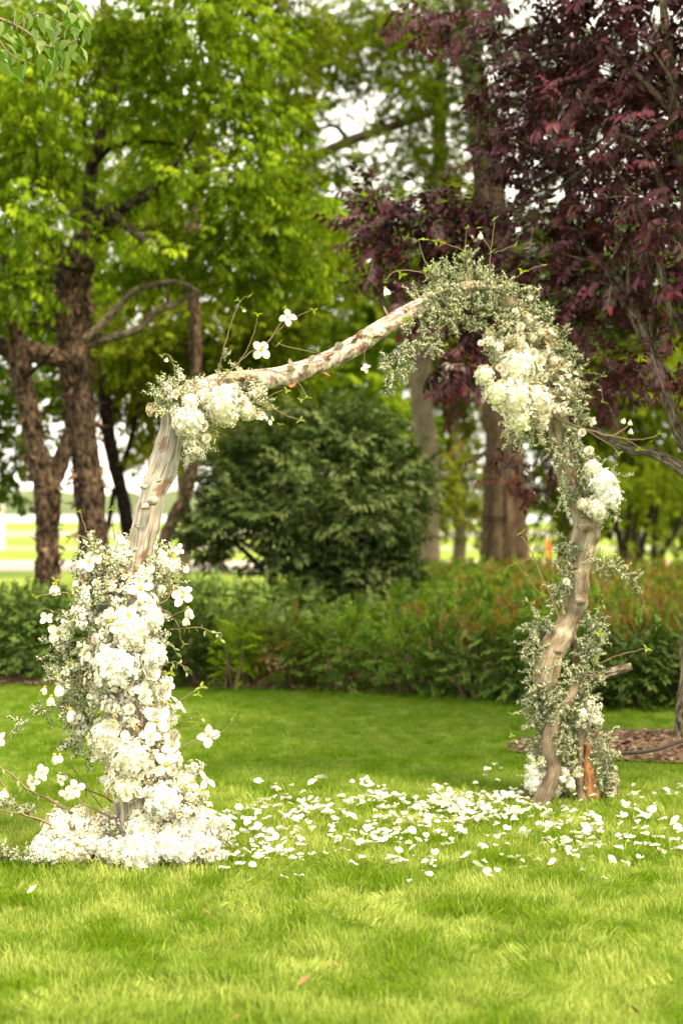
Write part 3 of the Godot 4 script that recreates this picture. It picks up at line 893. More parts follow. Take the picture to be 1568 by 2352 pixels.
	# 7: woodland behind: each its own trunk and crown
	var woods := [
		[207, 31.0, "tall bright green tree far behind the river birch", [[150, 720, 130, 100], [250, 640, 100, 90], [60, 600, 110, 100], [200, 480, 130, 100], [100, 360, 120, 100, 0, 0.8], [260, 270, 110, 90, 0, 0.6], [60, 200, 110, 100, 0, 0.8], [180, 70, 130, 80, 0, 0.7], [330, 90, 90, 80, 0, 0.7], [20, 50, 90, 80], [210, 840, 110, 60, 0, 0.8]], spring],
		[420, 34.0, "broad pale green tree far behind the left post", [[420, 620, 120, 130], [330, 820, 110, 90], [480, 860, 110, 110], [440, 1000, 110, 70], [360, 470, 120, 110], [330, 1020, 60, 40, 0, 0.5]], pale],
		[640, 36.0, "bright green tree far behind the middle of the beam", [[640, 700, 130, 120], [700, 850, 140, 100], [600, 900, 120, 80], [720, 980, 120, 70], [640, 530, 120, 110], [560, 980, 90, 60], [660, 420, 70, 60, 0, 0.8]], spring],
		[860, 33.0, "yellow green tree far behind, left of the grey trunk", [[850, 880, 110, 110], [900, 1000, 110, 90], [800, 760, 110, 100], [880, 700, 110, 90], [830, 560, 120, 90], [960, 620, 90, 110], [830, 460, 100, 50, 0, 0.9]], spring],
		[1050, 34.0, "pale leaved tree behind, between the grey and the fluted trunk", [[1050, 960, 90, 120], [1040, 1090, 80, 70], [1000, 850, 90, 100], [1070, 780, 80, 100], [1040, 600, 90, 120], [1070, 1190, 90, 60, 0, 0.35], [1010, 1150, 50, 60, 0, 0.7], [1050, 450, 80, 80]], pale],
		[1290, 36.0, "green tree far behind the right post", [[1290, 1010, 110, 110], [1260, 900, 110, 100], [1340, 880, 120, 120], [1250, 1120, 60, 50, 0, 0.8], [1330, 1120, 70, 60], [1290, 1210, 110, 45, 0, 0.35], [1300, 760, 140, 110], [1260, 600, 140, 120]], green],
		[1450, 33.0, "leafy green tree behind, under the purple tree's limbs", [[1450, 980, 120, 110], [1420, 1090, 110, 80], [1520, 1090, 110, 90], [1480, 860, 120, 100], [1420, 1170, 90, 45, 0, 0.7], [1530, 1170, 70, 50, 0, 0.7], [1450, 1225, 130, 40, 0, 0.3], [1450, 740, 150, 110], [1500, 600, 150, 120]], green],
		[1640, 34.0, "leafy green tree at the right edge of the wood", [[1620, 1000, 110, 140], [1640, 850, 120, 120], [1600, 1150, 60, 60, 0, 0.8], [1590, 1230, 70, 40, 0, 0.35], [1640, 650, 130, 150]], green],
	]
	for w in woods:
		var d: float = w[1]
		var clumps := []
		for e in w[3]:
			clumps.append([e[0], e[1], e[2], e[3], d + rnd(-1.5, 1.5), e[5] if e.size() > 5 else 1.0])
		o = thing("woodland_tree", w[2], "tree", foot(w[0], d), "trees of the wood behind the bed")
		var tr := [[w[0], ground_py(d), 34], [w[0] + 6, 1200, 28], [w[0] - 8, 1000, 24], [w[0] + 4, 700, 18], [w[0], 480, 8]]
		trunk_line(o, tr, d, "pale_trunk", "groove", 10, 0.12)
		crown(o, "crown", [G["far_spray"]], "leaf", clumps, 0.5, 2.4, w[4], 0.3, 1.2, 0.5)
		twigs_to(o, tr.slice(1), clumps, d, 8, "dark", "bark")
	# thin multi-stemmed trees at the right, against the water
	for w in [[1420, 30.0, [[1432, 1330, 18], [1428, 1270, 16], [1415, 1210, 14], [1400, 1150, 10]], [[1428, 1280, 14], [1442, 1220, 13], [1445, 1150, 10]], "thin dark forked tree against the water, nearest the right post"],
		[1470, 30.0, [[1462, 1330, 16], [1470, 1270, 15], [1488, 1200, 13], [1500, 1140, 9]], [[1466, 1300, 9], [1455, 1240, 8], [1462, 1180, 6]], "thin dark curved tree against the water, second from the right post"],
		[1530, 30.0, [[1500, 1330, 18], [1520, 1270, 15], [1550, 1220, 13], [1575, 1150, 9]], [[1505, 1310, 13], [1500, 1240, 11], [1508, 1160, 9]], "thin dark slanting tree against the water at the right edge"]]:
		o = thing("thin_tree", w[4], "tree", foot(w[0], w[1]), "thin trees against the water")
		w[2][0][1] = ground_py(w[1])
		trunk_line(o, w[2], w[1], "dark", "bark", 8, 0.1)
		limb(o, "trunk", w[3], w[1], 8, "dark", 0.1, "bark")
		crown(o, "crown", [G["leaf_spray"]], "leaf", [[w[0], 1110, 70, 55, w[1]], [w[0] + 10, 1195, 55, 30, w[1], 0.45], [w[0] - 10, 1250, 50, 25, w[1], 0.2]], 0.3, 0.9, green, 0.5, 1.2, 0.5)
	# far deep wood, one mass, so that the sky shows only in the gaps
	plant_purple_tree()
	overhanging_branch()

func plant_purple_tree() -> void:
	var o := thing("purple_leaf_tree", "tree with glossy dark purple leaves filling the upper right", "tree", TREE_FOOT)
	var wine := [Color(0.060, 0.016, 0.023), Color(0.076, 0.020, 0.027), Color(0.092, 0.024, 0.033), Color(0.063, 0.020, 0.026), Color(0.082, 0.024, 0.033), Color(0.071, 0.018, 0.026), Color(0.097, 0.030, 0.039)]
	var d := 8.95
	var base := [[1577, ground_py(d) + 6, 110], [1582, 1700, 84], [1592, 1600, 70], [1600, 1400, 64], [1606, 1200, 60], [1604, 1000, 54], [1600, 800, 46], [1590, 600, 40], [1570, 400, 32], [1545, 200, 24], [1520, 0, 18], [1500, -200, 12]]
	trunk_line(o, base, d, "purple_bark", "bark", 18, 0.16)
	for l in [
		[[1604, 1120, 34, d], [1568, 1080, 30, d], [1500, 1042, 24, d + 0.2], [1440, 1032, 22, d + 0.3], [1390, 1002, 18, d + 0.5], [1335, 965, 10, d + 0.8], [1290, 930, 6, d + 1.0]],
		[[1604, 1080, 30, d], [1560, 1000, 28, d], [1528, 910, 26, d], [1492, 800, 26, d + 0.1], [1440, 705, 24, d + 0.3], [1385, 645, 18, d + 0.5], [1310, 640, 12, d + 0.8], [1250, 655, 6, d + 1.1]],
		[[1500, 830, 18, d], [1450, 690, 18, d + 0.3], [1400, 625, 14, d + 0.5], [1330, 560, 9, d + 0.7], [1260, 520, 5, d + 0.9]],
		[[1492, 800, 14, d + 0.1], [1495, 700, 13, d + 0.2], [1492, 620, 9, d + 0.2], [1480, 520, 5, d + 0.2]],
		[[1450, 720, 14, d + 0.3], [1442, 650, 12, d + 0.3], [1450, 560, 7, d + 0.3]],
		[[1600, 800, 26, d], [1545, 720, 20, d - 0.2], [1500, 560, 14, d - 0.1], [1440, 430, 9, d], [1380, 360, 5, d]],
		[[1590, 600, 26, d], [1540, 500, 18, d], [1500, 380, 14, d], [1420, 310, 9, d + 0.2], [1300, 370, 5, d + 0.5]],
		[[1570, 400, 22, d], [1540, 300, 16, d], [1545, 200, 10, d - 0.2], [1500, 120, 6, d - 0.2]],
		[[1545, 260, 18, d], [1450, 160, 13, d + 0.2], [1350, 90, 9, d + 0.5], [1230, 110, 5, d + 1.0]],
		[[1420, 310, 10, d + 0.2], [1300, 420, 9, d + 0.6], [1150, 490, 7, d + 1.2], [1000, 500, 5, d + 1.5], [880, 480, 3, d + 1.7]],
		[[1310, 640, 9, d + 0.8], [1200, 590, 8, d + 1.2], [1080, 560, 6, d + 1.5], [940, 570, 4, d + 1.6], [850, 600, 3, d + 1.7]],
		[[1290, 930, 6, d + 1.0], [1200, 850, 6, d + 1.2], [1110, 800, 5, d + 1.3], [1050, 860, 3, d + 1.0]],
	]:
		limb(o, "branch", l, d, 9, "purple_bark", 0.12, "bark")
	# bare pale twigs through the crown
	var b := Build.new()
	for k in 210:
		var px := rnd(1080, 1568)
		var py := rnd(60, 820)
		var dd := d + rnd(-0.3, 1.0) + (1568 - px) * 0.0022
		var q := at(px, py, dd)
		var dir := Vector3(rnd(-1, 0.2), rnd(-0.5, 0.4), rnd(-0.4, 0.4)).normalized() * rnd(0.25, 0.6)
		var m1 := q + dir * 0.5 + unit_vector() * 0.05
		var e := q + dir
		tube(b, smooth_path([Vector4(q.x, q.y, q.z, rnd(0.004, 0.008)), Vector4(m1.x, m1.y, m1.z, 0.004), Vector4(e.x, e.y, e.z, 0.0015)], 3), 5, "purple_bark", 0.0, false)
	part("twigs", b.commit(M["bark"]), o, Transform3D(Basis(), -o.position)).set_meta("kind", "stuff")
	var c := [[1300, 60, 190, 100, 9.8], [1480, 120, 150, 120, 9.2], [1210, 170, 130, 90, 10.0], [1350, 220, 170, 90, 9.4], [1520, 300, 120, 110, 9.0], [1190, 290, 100, 70, 10.2], [1250, 360, 150, 70, 9.9], [1420, 400, 160, 80, 9.3], [1540, 480, 110, 90, 8.8], [1280, 490, 130, 70, 9.8],
		[920, 460, 130, 55, 10.5, 0.8], [870, 530, 100, 60, 10.5], [1020, 520, 120, 70, 10.3], [880, 615, 75, 55, 10.4, 0.9], [970, 670, 110, 55, 10.3], [1090, 600, 110, 65, 10.2], [1100, 720, 95, 65, 10.1], [1050, 810, 70, 65, 9.9], [1062, 885, 32, 48, 9.8, 0.7], [1200, 700, 140, 80, 9.9], [1320, 600, 130, 80, 9.6, 0.8], [1450, 620, 140, 80, 9.3, 0.7], [1560, 690, 70, 80, 8.8], [1350, 750, 110, 80, 9.6, 0.9],
		[1475, 850, 55, 48, 8.6], [1540, 860, 60, 60, 9.2, 0.6], [1400, 860, 80, 70, 10.0, 0.6], [1320, 900, 80, 60, 10.2, 0.7], [960, 50, 60, 60, 11.5, 0.7], [1040, 60, 70, 60, 11.0, 0.7], [1400, -60, 220, 80, 9.4], [1650, 200, 120, 300, 9.0, 0.7], [1640, 600, 90, 200, 9.2, 0.6], [1180, 400, 80, 40, 10.1, 0.6], [1110, 480, 70, 45, 10.3, 0.7]]
	# unseen side of the crown at the right, clumps added to shade the lawn
	crown(o, "crown", [G["purple_spray"]], "purple", [[1900, 300, 260, 260, 8.6], [2150, 0, 300, 260, 8.4], [1950, -300, 340, 240, 8.8], [2350, 380, 260, 240, 8.2], [2000, 620, 220, 160, 8.4, 0.7], [1850, -100, 240, 220, 7.6], [2300, -250, 300, 260, 7.8], [1500, -350, 300, 200, 9.2], [1150, -300, 260, 160, 10.2], [1950, 150, 240, 200, 10.6], [2250, 250, 260, 220, 10.4], [2050, -150, 300, 260, 6.8], [2400, 100, 300, 280, 6.8], [1800, -420, 300, 220, 7.4], [2500, -400, 340, 260, 7.6]], 0.25, 1.1, wine, 0.25, 1.1, 0.5)
	crown(o, "crown", [G["purple_spray"], G["ruddy_spray"], G["purple_spray_b"], G["ruddy_spray"]], "purple", c, 0.25, 1.95, wine, 0.25, 1.1, 0.5)
	crown(o, "crown", [G["purple_spray"]], "purple", [[1160, 1040, 55, 45, 11.6, 0.7], [1190, 1100, 50, 40, 11.6, 0.7], [1250, 1080, 50, 60, 11.2, 0.6], [1290, 980, 60, 50, 11.0, 0.6]], 0.28, 1.1, [Color(0.06, 0.02, 0.016), Color(0.09, 0.02, 0.014), Color(0.045, 0.02, 0.016)], 0.6, 1.1, 0.5)
	var pm := leaf_materials("wine_leaf", [Color(0.050, 0.016, 0.022), Color(0.062, 0.019, 0.026), Color(0.072, 0.024, 0.031), Color(0.26, 0.012, 0.024)], 0.4, 0.5, Color(0.36, 0.1, 0.12))
	single_leaves(o, "leaf", 25, c, G["purple_leaf"], G["purple_spots"], [pm[0], pm[1], pm[2], pm[0], pm[1], pm[2], pm[1], pm[0], pm[2], pm[3]], "purple_bark", 0.4)

func overhanging_branch() -> void:
	var o := thing("overhanging_branch", "near leafy branch hanging into the upper left corner", "branch", at(-160, -40, 6.3))
	var b := Build.new()
	var tw := [[-160, -40, 16], [-60, 20, 11], [40, 60, 8], [120, 110, 5], [180, 90, 3]]
	tube(b, px_path(tw, 6.3, 5), 6, "twig", 0.1)
	tube(b, px_path([[40, 60, 5], [90, 30, 4], [150, 60, 2]], 6.3, 5), 5, "twig")
	tube(b, px_path([[-40, 30, 6], [20, 120, 4], [80, 150, 2]], 6.25, 5), 5, "twig")
	part("twig", b.commit(M["twig"]), o, Transform3D(Basis(), -o.position))
	var lm := leaf_materials("branch_leaf", [Color(0.16, 0.23, 0.03), Color(0.25, 0.31, 0.09), Color(0.12, 0.19, 0.02)], 0.35, 0.5, Color(0.75, 1.0, 0.3))
	for k in 110:
		var px := rnd(-60, 190)
		var py := 90 + rnd(-75, 75) - 0.15 * px
		if k < 10:
			px = [165, 150, 128, 105, 90, 60, 30, 20, 140, 112][k]
			py = [88, 120, 75, 160, 178, 110, 85, 40, 60, 135][k]
		var n := Vector3(rnd(-0.5, 0.5), rnd(0.2, 1.0), rnd(0.3, 1.0))
		var q := at(px, py, 6.3 + rnd(-0.25, 0.25))
		var basis := along(Vector3(rnd(-0.4, 0.8), rnd(-1.2, -0.2), rnd(-0.3, 0.5)), rnd(-0.9, 0.9))
		var s := rnd(0.8, 1.2)
		part("leaf", G["green_leaf"], o, Transform3D(basis.scaled_local(Vector3(s, s, s)), q - o.position), lm[rng.randi() % 3])

# ---- the arch of logs
func arch_d(px: float) -> float:        # the arch stands askew: its right foot is farther off
	return 6.15 + clampf((px - 290.0) / 1000.0, 0.0, 1.0) * 1.33

func arch_list(list: Array, off := 0.0) -> Array:
	var out := []
	for p in list:
		out.append([p[0], p[1], p[2], (p[3] if p.size() > 3 else arch_d(p[0])) + off])
	return out

func arch_log(o: Node3D, called: String, list: Array, style: String, mat: String, rough: float, sides := 22, off := 0.0, step := 8) -> MeshInstance3D:
	var b := Build.new()
	tube(b, px_path(arch_list(list, off), 6.2, step), sides, style, rough, true, 1.6)
	return part(called, b.commit(M[mat]), o, Transform3D(Basis(), -o.position))

func build_arch() -> void:
	var o := thing("log_arch", "tall arch of bare weathered logs, birch beam on two crooked posts", "arch", on_ground(800, 1900))
	arch_log(o, "left_post", [[312, 1990, 104], [308, 1860, 94], [304, 1700, 80], [302, 1500, 72], [306, 1380, 62], [318, 1290, 60], [334, 1210, 62], [352, 1130, 66], [368, 1090, 72], [384, 1040, 64], [394, 990, 54], [398, 930, 50], [402, 890, 44]], "driftwood", "wood", 0.2, 28)
	for k in [[340, 1162, 16, 26, 9], [332, 1118, 14, 22, 12], [318, 1210, 10, 16, 8], [312, 1262, 11, 17, 7], [368, 1104, 9, 11, 8], [352, 1150, 22, 18, 10]]:
		var b := Build.new()
		var q := at(k[0], k[1], 6.1)
		var dd := size_at(k[2], 6.1)
		for j in 5:
			var e := q + Vector3(rnd(-1, 0.4), rnd(-0.5, 0.5), rnd(-0.2, 0.6)) * dd
			tube(b, [Vector4(q.x, q.y, q.z, dd * 0.5), Vector4(lerpf(q.x, e.x, 0.6), lerpf(q.y, e.y, 0.6), lerpf(q.z, e.z, 0.6), dd * 0.42), Vector4(e.x, e.y, e.z, dd * 0.16)], 7, "driftwood", 0.3)
		part("knot", b.commit(M["wood"]), o, Transform3D(Basis(), -o.position))
	arch_log(o, "log_stub", [[343, 941, 34], [375, 938, 36], [420, 930, 38], [470, 915, 38], [510, 905, 30]], "grey_bark", "wood", 0.15, 18, 0.06)
	var beam := [[392, 925, 40], [440, 900, 46], [500, 880, 46], [570, 873, 46], [640, 866, 46], [700, 848, 44], [760, 825, 45], [810, 798, 44], [855, 768, 42], [905, 738, 41], [960, 708, 42], [1015, 682, 44], [1065, 668, 42]]
	arch_log(o, "beam", beam, "birch", "paper_bark", 0.12, 24, 0.0, 12)
	# curls of bark on the beam
	var path := px_path(arch_list(beam), 6.2, 12)
	for k in 20:
		var b := Build.new()
		var p: Vector4 = path[rng.randi_range(20, path.size() - 20)]
		if k < 12:
			p = path[int(lerpf(55, 105, k / 11.0))]
		var a := rnd(0, TAU)
		var out := Vector3(0.2 * cos(a), sin(a), absf(cos(a))).normalized()
		var one := leaf_shape(rnd(0.03, 0.06), rnd(0.03, 0.06), 3, rnd(0.1, 0.5), rnd(-0.6, -0.1), Color(0.60, 0.52, 0.44) if k % 3 else Color(0.28, 0.14, 0.09), 0.5)
		b.add(one, Transform3D(along(Vector3(rnd(-1, 1), rnd(-0.3, 0.3), 0) + out * 0.35, rnd(-0.3, 0.3)), Vector3(p.x, p.y, p.z) + out * p.w * 1.02))
		part("bark_curl", b.commit(M["plain"]), o, Transform3D(Basis(), -o.position))
	arch_log(o, "curved_branch", [[1000, 690, 40], [1060, 668, 46], [1120, 676, 48], [1180, 712, 50], [1225, 770, 50], [1254, 850, 50], [1272, 930, 48], [1285, 1000, 46], [1296, 1070, 48], [1312, 1130, 54], [1338, 1180, 58], [1348, 1215, 58], [1336, 1262, 54], [1324, 1310, 56], [1322, 1360, 56], [1314, 1410, 58], [1292, 1455, 66], [1268, 1500, 66], [1252, 1550, 58], [1248, 1600, 40]], "dark_driftwood", "wood", 0.3, 26)
	arch_log(o, "front_leg", [[1308, 1425, 18, 7.50], [1318, 1480, 22, 7.48], [1324, 1530, 25, 7.46], [1318, 1580, 28, 7.42], [1298, 1620, 31, 7.38], [1270, 1660, 33, 7.34], [1262, 1705, 35, 7.32], [1266, 1745, 35, 7.30], [1272, 1772, 34, 7.29], [1258, 1808, 36, 7.28], [1238, 1850, 40, 7.26]], "brown_bark", "wood", 0.22, 18, 0.0)
	arch_log(o, "side_stub", [[1322, 1562, 28], [1360, 1556, 25], [1400, 1546, 24], [1430, 1537, 22], [1449, 1531, 20]], "grey_bark", "bark", 0.3, 14, -0.02)
	arch_log(o, "rear_leg", [[1345, 1655, 16], [1334, 1690, 18], [1330, 1740, 17], [1328, 1790, 18], [1336, 1842, 18]], "brown_bark", "wood", 0.25, 12, -0.12)
	arch_log(o, "root", [[1336, 1652, 12], [1368, 1672, 13], [1388, 1690, 12], [1392, 1720, 9], [1386, 1668, 8]], "grey_bark", "bark", 0.25, 10, 0.0)
	arch_log(o, "split_log", [[1344, 1708, 26], [1345, 1740, 27], [1347, 1780, 30], [1352, 1812, 36], [1356, 1842, 42]], "raw_wood", "wood", 0.55, 16, -0.08)
	arch_log(o, "broken_stump", [[1398, 1838, 46], [1403, 1810, 40], [1404, 1788, 30], [1400, 1766, 12]], "grey_bark", "bark", 0.6, 14, 0.0)
	for k in [[1326, 1375, 18], [1342, 1205, 20], [1300, 1110, 12], [1275, 1490, 16], [1316, 1300, 12]]:
		var b := Build.new()
		var d := arch_d(k[0]) - 0.02
		var q := at(k[0], k[1], d)
		var r := size_at(k[2], d)
		tube(b, [Vector4(q.x, q.y, q.z - r, r * 1.1), Vector4(q.x + r * 0.2, q.y, q.z + r * 0.9, r * 0.95), Vector4(q.x + r * 0.25, q.y + r * 0.1, q.z + r * 1.5, r * 0.7), Vector4(q.x + r * 0.25, q.y + r * 0.1, q.z + r * 1.35, r * 0.35)], 12, "dark_driftwood", 0.35)
		part("knot", b.commit(M["wood"]), o, Transform3D(Basis(), -o.position))
	# steel stake that holds the right post up
	var st := Build.new()
	tube(st, px_path([[1249, 1860, 13], [1249, 1650, 13], [1249, 1440, 13]], 7.62, 2), 8, "dark", 0.0)
	var s := thing("support_stake", "thin black stake behind the right post, hidden in leaves", "stake", on_ground(1249, 1830))
	part("rod", st.commit(M["black_metal"]), s, Transform3D(Basis(), -s.position))
	part("base_plate", sheet_box(0.22, 0.012, 0.22, Color(0.03, 0.03, 0.03)), s, Transform3D(Basis(), Vector3(0, 0.02, 0)))

func sheet_box(x: float, y: float, z: float, col: Color) -> ArrayMesh:
	var b := Build.new()
	for n in [Vector3.UP, Vector3.DOWN, Vector3.LEFT, Vector3.RIGHT, Vector3.FORWARD, Vector3.BACK]:
		var f := facing(n, 0.0)
		var k := b.v.size()
		for q in [Vector3(-1, 1, -1), Vector3(1, 1, -1), Vector3(1, 1, 1), Vector3(-1, 1, 1)]:
			var w: Vector3 = f * q
			b.vert(Vector3(w.x * x / 2, w.y * y / 2, w.z * z / 2), col)
		b.quad(k, k + 1, k + 2, k + 3)
	return b.commit(M["plain"])

# ---- flowers
func petal_shape(length: float, width: float, cup: float, bend: float, col: Color, tip := Color(-1, 0, 0), wave := 0.0, nick := 0.06) -> Build:
	var b := Build.new()
	var rows := 4
	for k in rows + 1:
		var t := float(k) / rows
		var w: float = width * 0.5 * [0.16, 0.64, 1.0, 0.88, 0.30][k]
		for j in 4:
			var s := (j - 1.5) / 1.5
			var notch := nick * length * (1.0 - absf(s)) if k == rows else 0.0
			var c := col.lerp(tip, t * t) if tip.r >= 0 else col
			b.vert(Vector3(s * w, cup * w * s * s + bend * t * t * length + wave * length * sin(s * 3.0 + t * 5.0), -t * length + notch), c, Vector2(s, t))
			if k and j:
				var a := k * 4 + j
				b.quad(a - 5, a - 1, a, a - 4)
	return b

func ball(b: Build, p: Vector3, r: float, col: Color, squash := 1.0) -> void:      # a small eight-sided bead
	var k := b.v.size()
	for q in [Vector3.UP, Vector3.RIGHT, Vector3.BACK, Vector3.LEFT, Vector3.FORWARD, Vector3.DOWN]:
		b.vert(p + Vector3(q.x, q.y * squash, q.z) * r, col)
	for j in 4:
		b.tri(k, k + 1 + (j + 1) % 4, k + 1 + j)
		b.tri(k + 5, k + 1 + j, k + 1 + (j + 1) % 4)

func dome(b: Build, r: float, tall: float, col: Color, rough := 0.0) -> void:
	var k := b.v.size()
	b.vert(Vector3(0, tall, 0), col)
	for i in 3:
		var t := (i + 1) / 3.0
		for j in 9:
			var a := TAU * j / 9
			var rr := r * sin(t * PI / 2) * (1.0 + rnd(-rough, rough))
			b.vert(Vector3(cos(a) * rr, tall * cos(t * PI / 2), sin(a) * rr), col * rnd(0.8, 1.2))
	for j in 9:
		b.tri(k, k + 1 + j, k + 1 + (j + 1) % 9)
		for i in 2:
			var a := k + 1 + i * 9
			b.quad(a + j, a + 9 + j, a + 9 + (j + 1) % 9, a + (j + 1) % 9)

func floret(b: Build, t: Transform3D, petals: int, r: float, col: Color, up: float) -> void:
	for j in petals:
		var a := TAU * j / petals
		var w := 0.36 if petals > 5 else 0.62
		var k := b.vert(t * Vector3.ZERO, col * 0.94)
		b.vert(t * Vector3(cos(a - w) * r * 0.7, up * r * 0.6, sin(a - w) * r * 0.7), col)
		b.vert(t * Vector3(cos(a) * r, up * r * 0.7, sin(a) * r), col)
		b.vert(t * Vector3(cos(a + w) * r * 0.7, up * r * 0.6, sin(a + w) * r * 0.7), col)
		b.quad(k, k + 1, k + 2, k + 3)

const CREAM := Color(0.80, 0.77, 0.67)

func make_flowers() -> void:
	# dogwood and hellebore like bracts
	G["petal_open"] = [petal_shape(1.0, 0.78, 0.25, 0.10, Color(0.83, 0.81, 0.73)).commit(M["petal"]), petal_shape(1.0, 0.68, 0.35, -0.15, Color(0.82, 0.80, 0.70), Color(-1, 0, 0), 0.03).commit(M["petal"]), petal_shape(1.05, 0.82, 0.15, -0.3, Color(0.84, 0.82, 0.75)).commit(M["petal"])]
	G["petal_droop"] = [petal_shape(1.0, 0.95, -0.5, -0.35, Color(0.83, 0.81, 0.73)).commit(M["petal"]), petal_shape(1.05, 0.85, -0.6, -0.2, Color(0.80, 0.79, 0.68)).commit(M["petal"])]
	var b := Build.new()
	dome(b, 0.2, 0.14, Color(0.42, 0.34, 0.06), 0.2)
	for k in 14:
		var q := unit_vector() * 0.17
		ball(b, Vector3(q.x, 0.04 + absf(q.y) * 0.6, q.z), 0.045, Color(0.50, 0.42, 0.10) * rnd(0.7, 1.2))
	G["flower_centre"] = b.commit(M["floret"])
	# hydrangea heads
	for v in 3:
		b = Build.new()
		var tint := [Color(0.83, 0.82, 0.77), Color(0.82, 0.79, 0.67), Color(0.78, 0.77, 0.58)][v] as Color
		for k in 3:
			var ring := 12
			for j in ring + 1:
				pass
		var n := 150
		for k in n:
			var y := 1.0 - 1.55 * (k + 0.5) / n
			var rr := sqrt(maxf(0.0, 1.0 - y * y))
			var a := k * 2.39996 + rnd(-0.15, 0.15)
			var nn := Vector3(rr * cos(a), y, rr * sin(a))
			var r := rnd(0.82, 1.1) * (1.0 + 0.12 * noise.get_noise_3dv(nn * 1.6 + Vector3(v * 9.0, 0, 0)))
			floret(b, Transform3D(facing(nn + unit_vector() * 0.6, rnd(0, TAU)), Vector3(nn.x, nn.y * 0.85, nn.z) * r), 4, rnd(0.17, 0.25), tint * rnd(0.9, 1.05), rnd(-0.3, 0.6))
		var inner := b.v.size()
		for k in 9:
			for j in 12:
				var e := PI * k / 8.0
				b.vert(Vector3(sin(e) * cos(TAU * j / 12), cos(e) * 0.85, sin(e) * sin(TAU * j / 12)) * 0.8, tint * Color(0.75, 0.8, 0.6))
				if k:
					var p := inner + (k - 1) * 12
					b.quad(p + j, p + 12 + j, p + 12 + (j + 1) % 12, p + (j + 1) % 12)
		G["hydrangea_%d" % v] = b.commit(M["floret"])
	# roses
	for v in 2:
		b = Build.new()
		var tint := [Color(0.82, 0.79, 0.70), Color(0.82, 0.73, 0.63)][v] as Color
		for layer in [[6, 1.0, 0.25, 0.55, 0.0], [5, 0.85, 0.6, 0.6, 0.05], [5, 0.66, 0.95, 0.65, 0.1], [4, 0.5, 1.25, 0.6, 0.15], [3, 0.34, 1.4, 0.6, 0.2]]:
			for j in layer[0]:
				var one := petal_shape(layer[1], layer[1] * 1.15, 0.55, 0.25, tint * rnd(0.93, 1.03))
				var a: float = TAU * j / layer[0] + layer[1] * 3.0 + rnd(-0.15, 0.15)
				b.add(one, Transform3D(Basis(Vector3.UP, a) * Basis(Vector3.RIGHT, layer[2]), Vector3(0, layer[4] - 0.1, 0)))
		G["rose_%d" % v] = b.commit(M["petal"])
	# sprays
	for v in 3:
		b = Build.new()
		for k in 60:
			var q := unit_vector() * pow(rng.randf(), 0.4)
			var w := Vector3(q.x * 0.55, q.y * 0.55, q.z * 0.95 - 0.6)
			floret(b, Transform3D(facing(q + Vector3(0, 0.3, -0.2), rnd(0, TAU)), w), 5, rnd(0.12, 0.17), Color(0.82, 0.80, 0.71) * rnd(0.9, 1.05), 0.25)
			if k % 4 == 0:
				ball(b, w + q * 0.03, 0.05, Color(0.62, 0.62, 0.35))
		tube(b, [Vector4(0, 0, 0.9, 0.035), Vector4(0, 0, 0.2, 0.03), Vector4(0, 0, -1.2, 0.01)], 4, "green_stem", 0.0, false)
		G["blossom_%d" % v] = b.commit(M["floret"])
		b = Build.new()
		for k in 15:
			var q := unit_vector()
			var w := Vector3(q.x * 0.8, absf(q.y) * 0.5, q.z * 0.8 - 0.7)
			var f := facing(Vector3(q.x * 0.6, 1.0, q.z * 0.6) + unit_vector() * 0.3, rnd(0, TAU))
			floret(b, Transform3D(f, w), 11, rnd(0.19, 0.25), Color(0.83, 0.81, 0.74), 0.05)
			var c := w + f.y * 0.03
			ball(b, c, 0.105, Color(0.60, 0.30, 0.03) if v != 1 else Color(0.58, 0.42, 0.05), 0.8)
			tube(b, [Vector4(0, -0.3, 0.8, 0.02), Vector4(w.x * 0.5, w.y - 0.35, w.z * 0.5 + 0.1, 0.016), Vector4(w.x, w.y - 0.01, w.z, 0.012)], 3, "green_stem", 0.0, false)
		G["daisy_%d" % v] = b.commit(M["floret"])
		b = Build.new()
		for k in 70:
			var q := unit_vector() * pow(rng.randf(), 0.45)
			var w := Vector3(q.x * 0.5, q.y * 0.5, q.z * 0.9 - 0.6)
			ball(b, w, rnd(0.05, 0.09), Color(0.52, 0.56, 0.25).lerp(Color(0.78, 0.77, 0.62), rng.randf()))
		tube(b, [Vector4(0, 0, 0.9, 0.03), Vector4(0, 0, -1.2, 0.01)], 4, "green_stem", 0.0, false)
		G["bud_%d" % v] = b.commit(M["floret"])
		# grey-green sprig with ivory buds
		b = Build.new()
		var line := [Vector4(0, 0, 0, 0.018), Vector4(0.05, 0.08, -0.5, 0.014), Vector4(0.0, 0.02, -1.1, 0.01), Vector4(-0.05, -0.12, -1.6, 0.005)]
		tube(b, line, 4, "twig", 0.0, false)
		for k in 15:
			var t := (k + 0.5) / 15.0
			var a := k * 2.4
			var w := Vector3(0.04 * sin(t * 5), 0.05 * sin(t * 4), -1.55 * t)
			var leaf := leaf_shape(0.52, 0.25, 2, 0.4, 0.25, Color(0.085, 0.125, 0.04).lerp(Color(0.40, 0.43, 0.29), pow(rng.randf(), 2.2)), 0.5, 0.04)
			var s := rnd(0.7, 1.15) * (1.0 - 0.3 * t)
			b.add(leaf, Transform3D(along(Vector3(cos(a), sin(a), -0.6), rnd(-1, 1)).scaled_local(Vector3(s, s, s)), w))
			if k % 2 == 0 or v == 1:
				for j in 3:
					ball(b, w + Vector3(cos(a + 1.5), sin(a + 1.5), -0.2) * 0.10 + unit_vector() * 0.06, rnd(0.05, 0.09), Color(0.78, 0.75, 0.58) * rnd(0.85, 1.1))
		G["sprig_%d" % v] = b.commit(M["sprig"])
	# young leaves of the dogwood twigs
	b = Build.new()
